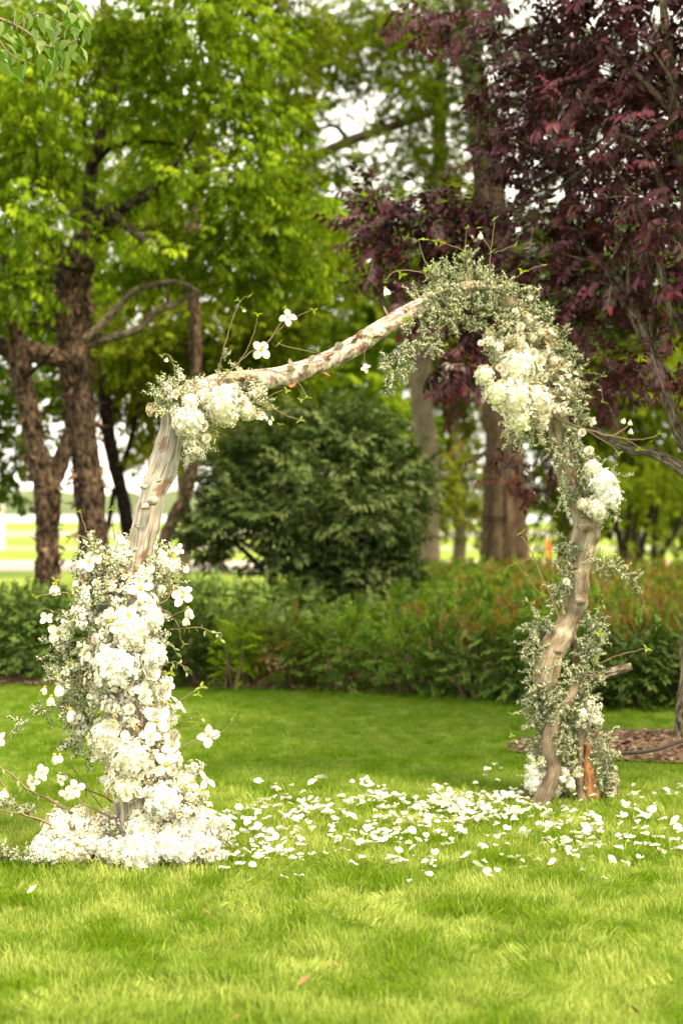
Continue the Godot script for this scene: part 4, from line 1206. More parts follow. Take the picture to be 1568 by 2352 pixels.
	for k in 3:
		b.add(leaf_shape(1.0, 0.55, 3, 0.5, 0.4, Color(0.26, 0.36, 0.07) * rnd(0.85, 1.15), 0.45), Transform3D(Basis(Vector3.UP, k * 2.1 + 0.4) * Basis(Vector3.RIGHT, 0.5), Vector3.ZERO))
	G["young_leaves"] = b.commit(M["leaf"])
	G["sprig_leaf"] = leaf_shape(1.0, 0.5, 3, 0.4, 0.3, Color(0.25, 0.31, 0.15), 0.5, 0.08).commit(M["sprig"])
	G["round_leaf"] = leaf_shape(1.0, 0.9, 4, 0.25, 0.2, Color(0.06, 0.12, 0.03), 0.5, 0.02).commit(M["dark_leaf"])

func flower(o: Node3D, kind: String, p: Vector3, r: float, n: Vector3) -> void:
	var basis := facing(n, rnd(0, TAU))
	var local := Transform3D(basis.scaled_local(Vector3(r, r, r)), p - o.position)
	match kind:
		"hydrangea", "hydrangea_cream", "hydrangea_green":
			part("hydrangea_head", G["hydrangea_%d" % ["hydrangea", "hydrangea_cream", "hydrangea_green"].find(kind)], o, local)
		"rose", "blush_rose":
			part("rose", G["rose_%d" % (0 if kind == "rose" else 1)], o, Transform3D(basis.scaled_local(Vector3(r, r, r) * 0.95), p - o.position))
		"dogwood", "droop":
			var f := Node3D.new()
			f.transform = local
			put("dogwood_flower", f, o)
			var set_: Array = G["petal_open"] if kind == "dogwood" else G["petal_droop"]
			for k in 4:
				var tilt := rnd(-0.35, 0.35) if kind == "dogwood" else rnd(-1.15, -0.65)
				part("petal", set_[rng.randi() % set_.size()], f, Transform3D(Basis(Vector3.UP, k * PI / 2 + rnd(-0.15, 0.15)) * Basis(Vector3.RIGHT, tilt), Vector3(0, 0.03 * (k % 2), 0)))
			part("flower_centre", G["flower_centre"], f)

func spray(o: Node3D, kind: String, p: Vector3, s: float, dir: Vector3) -> void:
	var called: String = {"blossom": "blossom_spray", "daisy": "daisy_spray", "bud": "bud_spray", "sprig": "leafy_sprig"}[kind]
	part(called, G["%s_%d" % [kind, rng.randi() % 3]], o, Transform3D(along(dir, rnd(0, TAU) if kind != "daisy" else rnd(-0.6, 0.6)).scaled_local(Vector3(s, s, s)), p - o.position))

func fill(o: Node3D, path: Array, kinds: Array, hang := 0.0, lo := 0.55, hi := 0.9) -> void:
	# kinds: [kind, how many, size]; the path's w is the radius of the mass
	for e in kinds:
		for k in e[1]:
			var f := rng.randf() * (path.size() - 1.001)
			var a: Vector4 = path[int(f)]
			var q := a.lerp(path[int(f) + 1], f - int(f))
			var u := unit_vector()
			if rng.randf() < 0.4 and u.z < 0:
				u.z = -u.z
			var p := Vector3(q.x, q.y, q.z) + u * q.w * rnd(minf(lo, hi), hi)
			p.y = maxf(p.y, 0.04)
			var dir := (u + Vector3(0, -hang + 0.15, 0) + unit_vector() * 0.45).normalized()
			if p.y < 0.1 and dir.y < 0.05:
				dir.y = 0.15
			spray(o, e[0], p, e[2] * rnd(0.75, 1.25), dir)

func twig(o: Node3D, list: Array, d: float, ends: Array = [], leaves := 0, style := "twig") -> void:
	# ends: [kind, px, py, size px]
	var b := Build.new()
	var path := px_path(list, d, 5)
	for k in path.size():
		path[k].x += rnd(-0.003, 0.003)
		path[k].y += rnd(-0.003, 0.003)
		path[k].w = maxf(path[k].w * 0.8, 0.0014)
	tube(b, path, 5, style, 0.0, false)
	part("twig", b.commit(M["twig"]), o, Transform3D(Basis(), -o.position))
	for k in leaves:
		var q: Vector4 = path[int((k + 0.5) / leaves * path.size())]
		var s := rnd(0.022, 0.034)
		part("leaf", G["sprig_leaf"], o, Transform3D(along(unit_vector() + Vector3(0.3, -0.1, 0.2), rnd(-1, 1)).scaled_local(Vector3(s, s, s)), Vector3(q.x, q.y, q.z) - o.position))
	for e in ends:
		var p := at(e[1], e[2], d)
		var s := size_at(e[3], d)
		match e[0]:
			"leaf":
				part("young_leaves", G["young_leaves"], o, Transform3D(along(Vector3(rnd(-0.7, 0.7), rnd(-0.6, 0.6), 0.6), rnd(-1, 1)).scaled_local(Vector3(s, s, s)), p - o.position))
			"dogwood":
				flower(o, "dogwood", p, s, Vector3(rnd(-0.5, 0.5), rnd(-0.1, 0.6), 1))
			"droop":
				flower(o, "droop", p + Vector3(0, s * 0.4, 0), s, Vector3(rnd(-0.3, 0.3), 1, rnd(0.0, 0.5)))

func mound_point(path: Array, px: float, py: float, sink: float) -> Array:     # front of a mass seen at a pixel: [place, normal]
	var best: Vector4 = path[0]
	var far := 1e9
	for q in path:
		var d: float = -q.z
		var y: float = 1176.0 - (q.y - EYE) * FOCAL / d
		if absf(y - py) < far:
			far = absf(y - py)
			best = q
	var dc := -best.z
	var dx := size_at(px - 784.0, dc) - best.x
	var fr := sqrt(maxf(0.0, best.w * best.w - dx * dx))
	var dd := dc - fr * sink
	return [at(px, py, dd), Vector3(dx / best.w * 1.1, 0.35, 0.35 + fr / best.w)]

func dress_arch() -> void:
	make_flowers()
	dress_left_foot()
	dress_left_shoulder()
	dress_crown()
	dress_right_shoulder()
	dress_right_side()
	dress_right_foot()

func dress_left_foot() -> void:
	var o := thing("flower_arrangement", "tall mound of white hydrangeas, dogwood and roses massed round the left foot of the arch", "flower arrangement", on_ground(300, 1975), "flower arrangements on the arch")
	var mass := px_path([[322, 1290, 90], [300, 1350, 150], [286, 1420, 185], [280, 1500, 195], [292, 1580, 195], [312, 1660, 195], [330, 1740, 200], [350, 1800, 220]], 6.22, 4)
	var foot_mass := px_path([[150, 1930, 110], [215, 1935, 130], [290, 1930, 150], [370, 1925, 150], [450, 1910, 120], [490, 1935, 70]], 6.15, 4)
	# foam tray in the middle of it
	fill(o, mass, [["blossom", 170, 0.056], ["daisy", 100, 0.066], ["bud", 70, 0.054], ["sprig", 40, 0.065]], 0.0, 0.4, 0.72)
	fill(o, foot_mass, [["blossom", 90, 0.056], ["daisy", 22, 0.062], ["bud", 26, 0.052], ["sprig", 12, 0.06]], 0.0, 0.3, 0.72)
	fill(o, px_path([[100, 1975, 50], [200, 1985, 50], [320, 1990, 50], [430, 1985, 50], [510, 1965, 40]], 6.0, 4), [["blossom", 40, 0.05], ["bud", 14, 0.045], ["daisy", 8, 0.055]], -0.2, 0.2, 0.8)
	fill(o, px_path([[240, 1280, 60], [230, 1380, 90], [190, 1450, 70]], 6.2, 4), [["bud", 16, 0.05], ["blossom", 40, 0.048], ["daisy", 14, 0.05], ["sprig", 40, 0.06]], -0.3)
	fill(o, px_path([[170, 1490, 60], [160, 1560, 70], [190, 1640, 60], [205, 1720, 50]], 6.25, 4), [["sprig", 44, 0.06], ["bud", 26, 0.05], ["blossom", 16, 0.045]], 0.2)
	fill(o, px_path([[340, 1290, 50], [380, 1320, 50], [370, 1420, 50]], 6.2, 4), [["sprig", 14, 0.055], ["blossom", 14, 0.045]], 0.0)
	# the big heads
	for e in [["hydrangea", 268, 1532, 52], ["hydrangea_cream", 245, 1692, 42], ["hydrangea_cream", 303, 1742, 46], ["hydrangea_green", 290, 1806, 36], ["hydrangea", 375, 1838, 40],
		["hydrangea_cream", 303, 1456, 38], ["hydrangea", 350, 1505, 34], ["rose", 343, 1545, 28], ["rose", 371, 1590, 25], ["rose", 330, 1602, 18], ["blush_rose", 272, 1468, 12], ["blush_rose", 330, 1480, 14], ["blush_rose", 345, 1705, 12], ["blush_rose", 240, 1490, 12], ["rose", 300, 1630, 16], ["rose", 355, 1640, 18], ["rose", 395, 1690, 20], ["hydrangea", 350, 1420, 26], ["blush_rose", 398, 1770, 12], ["rose", 345, 1765, 18], ["hydrangea_green", 425, 1795, 24], ["rose", 320, 1390, 15],
		["dogwood", 257, 1425, 42], ["dogwood", 196, 1501, 30], ["dogwood", 295, 1412, 28], ["dogwood", 323, 1352, 32], ["dogwood", 335, 1318, 26], ["dogwood", 345, 1385, 24], ["dogwood", 287, 1707, 32], ["dogwood", 382, 1755, 36], ["dogwood", 360, 1655, 36], ["dogwood", 395, 1712, 30], ["dogwood", 305, 1818, 32], ["dogwood", 330, 1588, 24], ["dogwood", 410, 1620, 24], ["dogwood", 345, 1690, 24],
		["droop", 208, 1576, 24], ["droop", 411, 1645, 26], ["droop", 225, 1790, 28], ["dogwood", 255, 1785, 26], ["dogwood", 474, 1792, 28], ["dogwood", 452, 1815, 22], ["dogwood", 385, 1570, 20], ["dogwood", 232, 1560, 16]]:
		var r: Array = mound_point(mass, e[1], e[2], 1.02)
		flower(o, e[0], r[0], size_at(e[3], 6.05), r[1] + unit_vector() * 0.3)
	for e in [["hydrangea", 441, 1902, 58], ["hydrangea", 140, 1905, 44], ["hydrangea", 152, 1955, 40], ["hydrangea", 105, 1945, 34], ["hydrangea_cream", 182, 1888, 36], ["hydrangea", 255, 1950, 38], ["hydrangea", 420, 1955, 30], ["hydrangea_cream", 217, 1915, 46], ["hydrangea_cream", 331, 1900, 44], ["hydrangea", 325, 1957, 46], ["hydrangea", 384, 1944, 34], ["hydrangea_cream", 275, 1915, 34], ["hydrangea", 190, 1960, 34], ["hydrangea_cream", 475, 1935, 34],
		["dogwood", 239, 1873, 26], ["dogwood", 125, 1862, 28], ["dogwood", 90, 1982, 26], ["dogwood", 206, 1992, 24], ["dogwood", 252, 1974, 28], ["dogwood", 282, 1886, 24], ["dogwood", 393, 1908, 22], ["dogwood", 100, 1955, 22], ["dogwood", 470, 1880, 22], ["dogwood", 355, 1925, 20]]:
		var r: Array = mound_point(foot_mass, e[1], 1925.0, 1.1)
		var q := at(e[1], e[2], -r[0].z + clampf((1930.0 - e[2]) * 0.0016, -0.06, 0.12))
		q.y = maxf(q.y, 0.05)
		flower(o, e[0], q, size_at(e[3], 6.0), r[1] + Vector3(0, 0.3, 0) + unit_vector() * 0.3)
	# fallen look of the loose florets at the rim
	# dogwood twigs reaching out
	twig(o, [[300, 1300, 5], [245, 1272, 4], [205, 1240, 3.5], [172, 1226, 3]], 6.2, [["leaf", 163, 1238, 20], ["leaf", 218, 1262, 14]])
	twig(o, [[205, 1240, 3], [196, 1210, 2.5], [185, 1180, 2]], 6.2, [["leaf", 182, 1176, 10]])
	twig(o, [[265, 1290, 3], [262, 1230, 3], [258, 1175, 2]], 6.2, [["leaf", 258, 1170, 12]])
	twig(o, [[280, 1300, 4], [282, 1260, 3], [298, 1222, 2.5]], 6.15, [["droop", 274, 1234, 26], ["dogwood", 285, 1262, 18], ["leaf", 302, 1218, 9]])
	twig(o, [[260, 1400, 5], [190, 1365, 4], [130, 1362, 3.5], [92, 1368, 3]], 6.15, [["droop", 125, 1352, 27], ["leaf", 82, 1372, 16], ["droop", 175, 1334, 22], ["leaf", 163, 1380, 22], ["leaf", 127, 1335, 14]])
	twig(o, [[240, 1330, 4], [215, 1310, 3], [204, 1295, 3]], 6.12, [["dogwood", 205, 1290, 30], ["dogwood", 198, 1352, 14]])
	twig(o, [[250, 1430, 4], [170, 1420, 3], [110, 1400, 3], [92, 1400, 2]], 6.2, [["dogwood", 135, 1453, 28], ["leaf", 92, 1404, 16], ["dogwood", 108, 1420, 18], ["leaf", 118, 1438, 12], ["dogwood", 150, 1440, 18]], 4)
	twig(o, [[230, 1560, 4], [180, 1560, 3], [140, 1570, 3]], 6.15, [["droop", 133, 1583, 28], ["droop", 104, 1585, 18], ["droop", 118, 1608, 22], ["leaf", 131, 1552, 16], ["droop", 154, 1540, 20], ["leaf", 165, 1520, 14]], 3)
	twig(o, [[260, 1640, 5], [200, 1620, 4], [110, 1625, 4], [60, 1655, 3], [20, 1690, 3], [-10, 1708, 2]], 6.2, [["dogwood", 0, 1700, 20], ["leaf", 28, 1692, 14]], 22)
	fill(o, px_path([[185, 1615, 14], [110, 1628, 14], [55, 1660, 12], [30, 1688, 8]], 6.2, 4), [["sprig", 16, 0.042]], 0.0)
	twig(o, [[190, 1630, 3], [150, 1665, 3], [140, 1690, 3], [125, 1730, 2.5]], 6.1, [["droop", 161, 1640, 28], ["droop", 125, 1742, 22], ["droop", 138, 1740, 18]])
	twig(o, [[330, 1330, 5], [360, 1295, 4], [392, 1275, 3.5], [402, 1250, 3]], 6.2, [["droop", 372, 1308, 18], ["droop", 392, 1290, 18], ["leaf", 375, 1268, 14], ["dogwood", 410, 1262, 16], ["leaf", 372, 1250, 14]])
	twig(o, [[360, 1390, 6], [388, 1370, 5], [392, 1330, 4], [402, 1295, 4], [425, 1295, 2.5]], 6.15, [["droop", 430, 1305, 18], ["dogwood", 398, 1300, 14]])
	twig(o, [[360, 1370, 6], [385, 1365, 5], [410, 1350, 4], [425, 1365, 3]], 6.1, [["dogwood", 420, 1370, 28], ["droop", 432, 1405, 22], ["droop", 428, 1425, 20], ["dogwood", 422, 1360, 20]])
	twig(o, [[355, 1395, 7], [380, 1405, 6], [395, 1415, 5], [410, 1440, 4], [415, 1465, 3], [422, 1480, 2]], 6.15, [["leaf", 424, 1482, 12]])
	twig(o, [[395, 1415, 4], [415, 1405, 4], [430, 1395, 3]], 6.15, [["droop", 440, 1412, 16]])
	twig(o, [[350, 1462, 4], [400, 1445, 3], [455, 1442, 3], [495, 1455, 2.5], [508, 1468, 2]], 6.15, [["leaf", 505, 1468, 14]], 16)
	twig(o, [[370, 1530, 4], [400, 1520, 3], [420, 1530, 2.5], [428, 1545, 2]], 6.15, [], 14)
	twig(o, [[370, 1490, 4], [390, 1480, 3], [405, 1500, 2]], 6.15, [], 8)
	twig(o, [[385, 1590, 3], [390, 1570, 2.5], [392, 1545, 2]], 6.05, [["leaf", 395, 1545, 20]])
	twig(o, [[400, 1620, 4], [430, 1598, 3], [462, 1580, 2.5]], 6.0, [["leaf", 464, 1580, 20], ["leaf", 455, 1596, 12]])
	twig(o, [[400, 1730, 5], [440, 1705, 4], [500, 1688, 3.5], [540, 1652, 3]], 6.0, [["dogwood", 478, 1689, 27], ["leaf", 538, 1650, 17], ["leaf", 470, 1680, 10]])
	twig(o, [[400, 1700, 4], [425, 1660, 3], [445, 1638, 3], [458, 1636, 2.5], [464, 1660, 2]], 6.05, [["leaf", 462, 1650, 16], ["leaf", 440, 1660, 16]], 4)
	# brown twigs at the bottom left
	twig(o, [[200, 1900, 12], [120, 1890, 10], [70, 1872, 8], [30, 1840, 7], [-5, 1780, 5]], 6.15, [["dogwood", 75, 1795, 20], ["droop", 12, 1820, 20], ["leaf", 38, 1768, 14]])
	twig(o, [[190, 1880, 10], [110, 1835, 8], [60, 1810, 7], [30, 1780, 6], [0, 1762, 4]], 6.2, [["dogwood", 0, 1835, 16]], 10)
	twig(o, [[120, 1895, 8], [60, 1872, 6], [10, 1862, 4], [-20, 1850, 3]], 6.1, [], 12)
	twig(o, [[285, 1890, 8], [240, 1870, 6], [185, 1840, 5], [170, 1810, 4], [150, 1780, 3]], 6.1, [["dogwood", 175, 1810, 22], ["dogwood", 155, 1824, 20], ["dogwood", 97, 1773, 20]])
	twig(o, [[290, 1860, 7], [240, 1830, 6], [195, 1810, 5], [165, 1785, 4], [130, 1775, 3]], 6.25, [["dogwood", 140, 1790, 16], ["dogwood", 97, 1778, 18]])
	twig(o, [[200, 1830, 4], [190, 1800, 3.5], [172, 1770, 3], [150, 1752, 2.5]], 6.25, [["droop", 132, 1745, 16], ["leaf", 170, 1760, 8]])
	twig(o, [[240, 1860, 4], [215, 1830, 3.5], [190, 1790, 3]], 6.2, [])
	fill(o, px_path([[110, 1975, 14], [50, 1970, 14], [-10, 1985, 12]], 6.0, 4), [["sprig", 22, 0.045]], 0.0)
	fill(o, px_path([[90, 1870, 14], [40, 1855, 14], [0, 1850, 10]], 6.15, 4), [["sprig", 14, 0.042]], 0.0)
	fill(o, px_path([[400, 1760, 50], [440, 1850, 50]], 6.1, 4), [["blossom", 24, 0.05], ["bud", 10, 0.045], ["daisy", 6, 0.05]], 0.0)
	var t := thing("foam_tray", "dark green plastic flower tray peeping from under the right hydrangea of the mound", "tray", Vector3(at(420, 1950, 6.25).x, 0.0, -6.25))
	part("tray", sheet_box(0.26, 0.10, 0.20, Color(0.012, 0.035, 0.02)), t, Transform3D(Basis(), Vector3(0, 0.055, 0)))
	part("foam_block", sheet_box(0.20, 0.05, 0.14, Color(0.03, 0.09, 0.04)), t, Transform3D(Basis(), Vector3(-0.02, 0.11, -0.02)))

func cluster(o: Node3D, list: Array, d0: float) -> void:
	for e in list:
		var d: float = d0 if d0 > 0 else arch_d(e[1]) + d0
		var p := at(e[1], e[2], d)
		flower(o, e[0], p, size_at(e[3], d), Vector3(rnd(-0.4, 0.4), rnd(0.0, 0.7), 1.0))

func dress_left_shoulder() -> void:
	var o := thing("flower_arrangement", "cluster of white hydrangea and roses where the birch beam meets the left post", "flower arrangement", at(480, 930, 6.25), "flower arrangements on the arch")
	fill(o, px_path(arch_list([[370, 925, 40], [430, 920, 60], [500, 930, 70], [560, 920, 70], [585, 945, 50]], -0.06), 6.2, 4), [["blossom", 42, 0.040], ["bud", 34, 0.042], ["sprig", 26, 0.045], ["daisy", 4, 0.045]], 0.2)
	fill(o, px_path(arch_list([[455, 960, 50], [460, 1000, 50], [432, 1030, 40]], -0.08), 6.2, 4), [["blossom", 20, 0.038], ["bud", 16, 0.040], ["sprig", 12, 0.045]], 0.6)
	fill(o, px_path(arch_list([[385, 925, 40], [375, 900, 40], [430, 880, 30]], -0.05), 6.2, 4), [["sprig", 26, 0.045], ["blossom", 8, 0.035]], -0.3)
	fill(o, px_path(arch_list([[500, 880, 20], [560, 860, 26], [610, 885, 20]], -0.06), 6.2, 4), [["bud", 10, 0.035], ["sprig", 8, 0.04]], 0.0)
	cluster(o, [["hydrangea_cream", 430, 966, 34], ["hydrangea_cream", 505, 930, 40], ["hydrangea", 522, 905, 22], ["hydrangea_green", 520, 955, 26], ["rose", 476, 916, 17], ["rose", 538, 893, 15], ["rose", 560, 920, 12], ["rose", 593, 903, 15], ["rose", 536, 948, 15], ["rose", 500, 900, 15], ["rose", 468, 978, 17], ["rose", 476, 1008, 14], ["blush_rose", 453, 1036, 11], ["hydrangea", 438, 922, 18], ["rose", 405, 905, 12], ["rose", 452, 955, 12], ["hydrangea_green", 566, 945, 20]], -0.19)
	var d := 6.28
	twig(o, [[500, 880, 5], [545, 835, 4], [580, 805, 4], [612, 790, 3.5], [640, 750, 3], [652, 735, 2.5]], d, [["dogwood", 600, 803, 24], ["dogwood", 661, 728, 20], ["leaf", 655, 708, 10]])
	twig(o, [[612, 790, 3], [630, 768, 3], [660, 742, 2.5], [700, 718, 2], [718, 712, 2]], d, [["leaf", 720, 714, 12], ["leaf", 642, 790, 14]])
	twig(o, [[500, 870, 4], [512, 810, 3.5], [528, 750, 3], [548, 700, 2.5], [560, 684, 2], [575, 680, 2]], d, [["leaf", 546, 690, 10], ["leaf", 576, 680, 12], ["leaf", 558, 712, 12], ["droop", 562, 712, 8]])
	twig(o, [[530, 850, 3], [560, 815, 3], [582, 770, 2], [590, 730, 2]], d, [["leaf", 592, 724, 14], ["leaf", 520, 850, 10]])
	twig(o, [[405, 900, 3], [402, 850, 3], [392, 820, 2.5], [378, 812, 2], [370, 820, 2]], d, [["droop", 384, 826, 10], ["leaf", 402, 832, 10], ["leaf", 372, 818, 8]])
	twig(o, [[590, 925, 3.5], [620, 935, 3], [660, 955, 2.5], [690, 965, 2]], 6.3, [["leaf", 692, 966, 14], ["leaf", 610, 932, 16], ["leaf", 643, 976, 12]])
	twig(o, [[600, 925, 3], [630, 905, 2.5], [655, 895, 2]], 6.3, [["leaf", 658, 898, 12]])
	twig(o, [[620, 850, 3], [660, 862, 3], [690, 885, 2.5], [705, 912, 2]], 6.3, [["leaf", 706, 914, 12], ["leaf", 690, 920, 10]])
	twig(o, [[640, 790, 3], [700, 805, 2.5], [740, 815, 2], [755, 840, 2]], 6.32, [["leaf", 730, 808, 10], ["leaf", 752, 842, 10], ["leaf", 712, 850, 10]])
	fill(o, px_path([[512, 860, 12], [510, 815, 14]], 6.28, 3), [["sprig", 8, 0.03]], -0.6)

func dress_crown() -> void:
	var o := thing("foliage_garland", "airy grey green garland with tiny buds over the top of the arch", "garland", at(1080, 670, arch_d(1080)), "foliage garlands on the arch")
	fill(o, px_path(arch_list([[960, 700, 60], [1020, 680, 90], [1080, 660, 90], [1140, 680, 90], [1200, 730, 80]]), 7.0, 4), [["sprig", 175, 0.058], ["bud", 40, 0.034]], 0.0, 0.3)
	fill(o, px_path(arch_list([[1020, 720, 60], [1100, 720, 70], [1160, 740, 70]], -0.05), 7.0, 4), [["sprig", 60, 0.048]], 0.3, 0.3)
	fill(o, px_path(arch_list([[970, 720, 40], [940, 790, 46], [912, 830, 40], [890, 870, 20]], -0.06), 7.0, 4), [["sprig", 58, 0.045]], 0.9, 0.3)
	fill(o, px_path(arch_list([[1010, 720, 30], [1000, 770, 30], [990, 805, 14]], -0.06), 7.0, 4), [["sprig", 22, 0.042]], 0.9, 0.3)
	fill(o, px_path(arch_list([[960, 650, 24], [1000, 640, 30], [1070, 590, 20]]), 7.0, 4), [["sprig", 22, 0.04]], -0.5, 0.3)
	var d := 7.05
	twig(o, [[1010, 640, 3], [950, 622, 3], [905, 626, 3], [884, 645, 2.5]], d, [["droop", 884, 668, 19], ["leaf", 920, 632, 16], ["leaf", 980, 622, 14], ["leaf", 885, 650, 9]])
	twig(o, [[1040, 690, 3], [990, 630, 3], [968, 580, 2.5], [963, 555, 2]], d, [["leaf", 972, 552, 16], ["leaf", 935, 546, 13], ["leaf", 978, 625, 14]])
	twig(o, [[963, 555, 2], [950, 550, 2], [936, 542, 2]], d)
	twig(o, [[1075, 640, 3], [1072, 600, 3], [1060, 575, 2.5], [1030, 562, 2], [998, 552, 2]], d, [["leaf", 1000, 556, 12], ["leaf", 1016, 560, 11], ["leaf", 1065, 585, 16], ["leaf", 1072, 640, 12]])
	fill(o, px_path([[1075, 600, 12], [1085, 580, 10]], d, 3), [["sprig", 8, 0.03]], -0.8)
	twig(o, [[1128, 670, 3], [1124, 620, 3], [1128, 560, 2.5], [1136, 500, 2]], d, [["leaf", 1137, 503, 12], ["leaf", 1130, 580, 14]])
	twig(o, [[1128, 580, 2.5], [1118, 560, 2.5], [1108, 545, 2]], d, [["droop", 1103, 540, 15], ["leaf", 1100, 524, 9]])
	twig(o, [[1135, 580, 2.5], [1160, 572, 2], [1185, 560, 2]], d, [["leaf", 1186, 562, 12]])
	twig(o, [[1150, 660, 3], [1180, 640, 2.5], [1215, 620, 2], [1248, 608, 2]], d, [["leaf", 1198, 625, 16], ["leaf", 1250, 610, 10]])
	twig(o, [[1068, 660, 2.5], [1066, 580, 2], [1072, 525, 1.6]], d, [["leaf", 1074, 522, 8]])
	twig(o, [[1140, 650, 3], [1145, 636, 3], [1160, 634, 3], [1180, 650, 2.5], [1215, 656, 2], [1232, 662, 2]], d, [["droop", 1219, 684, 9]], 10)
	twig(o, [[1000, 700, 3], [935, 735, 3], [880, 768, 2.5], [850, 790, 2.5]], 6.82, [["droop", 838, 762, 14], ["leaf", 936, 736, 16], ["leaf", 852, 775, 10]])
	twig(o, [[838, 800, 1.6], [836, 820, 1.5], [838, 838, 1.5]], 6.75, [["dogwood", 840, 845, 12]])
	twig(o, [[1075, 690, 3], [1030, 740, 3], [990, 770, 2.5]], 6.9, [["leaf", 1040, 712, 12]])
	fill(o, px_path(arch_list([[1200, 690, 16], [1240, 710, 16], [1262, 740, 12]]), 7.2, 4), [["sprig", 22, 0.042]], 0.2, 0.3)

func dress_right_shoulder() -> void:
	var o := thing("flower_arrangement", "full bunch of cream hydrangea and small roses hanging on the arch's right shoulder", "flower arrangement", at(1185, 880, 7.3), "flower arrangements on the arch")
	fill(o, px_path(arch_list([[1130, 790, 50], [1170, 800, 80], [1180, 860, 130], [1190, 920, 130], [1200, 960, 100]], -0.1), 7.2, 4), [["blossom", 52, 0.042], ["bud", 34, 0.042], ["daisy", 34, 0.045], ["sprig", 14, 0.05]], 0.3)
	fill(o, px_path(arch_list([[1170, 735, 40], [1205, 760, 60], [1260, 800, 50]], -0.08), 7.2, 4), [["daisy", 22, 0.045], ["blossom", 12, 0.036], ["sprig", 10, 0.045]], 0.0)
	fill(o, px_path(arch_list([[1175, 985, 60], [1230, 985, 50]], -0.06), 7.2, 3), [["sprig", 14, 0.05], ["bud", 12, 0.04], ["blossom", 8, 0.038]], 0.9)
	fill(o, px_path(arch_list([[1235, 790, 50], [1265, 850, 70], [1275, 920, 80], [1265, 970, 60]], -0.06), 7.3, 4), [["blossom", 34, 0.038], ["daisy", 26, 0.045], ["bud", 14, 0.036], ["sprig", 18, 0.045]], 0.2)
	cluster(o, [["hydrangea_cream", 1186, 845, 40], ["hydrangea_cream", 1176, 912, 46], ["hydrangea_green", 1140, 905, 28], ["hydrangea_cream", 1228, 918, 34], ["hydrangea_cream", 1112, 862, 22], ["hydrangea_green", 1186, 962, 28], ["hydrangea", 1200, 830, 24], ["rose", 1223, 812, 15], ["rose", 1239, 830, 15], ["blush_rose", 1153, 882, 13], ["blush_rose", 1162, 843, 14], ["blush_rose", 1146, 846, 11], ["rose", 1200, 948, 13], ["rose", 1248, 967, 14], ["rose", 1256, 948, 12], ["rose", 1175, 816, 13], ["blush_rose", 1184, 777, 11], ["rose", 1195, 750, 12], ["rose", 1182, 717, 10], ["rose", 1274, 937, 12], ["rose", 1105, 790, 10], ["rose", 1140, 930, 12], ["rose", 1250, 870, 10]], -0.23)
	part("round_leaf", G["round_leaf"], o, Transform3D(along(Vector3(0.1, 0.9, 0.25), 0.3).scaled_local(Vector3(0.075, 0.075, 0.075)), at(1228, 866, 7.08) - o.position))

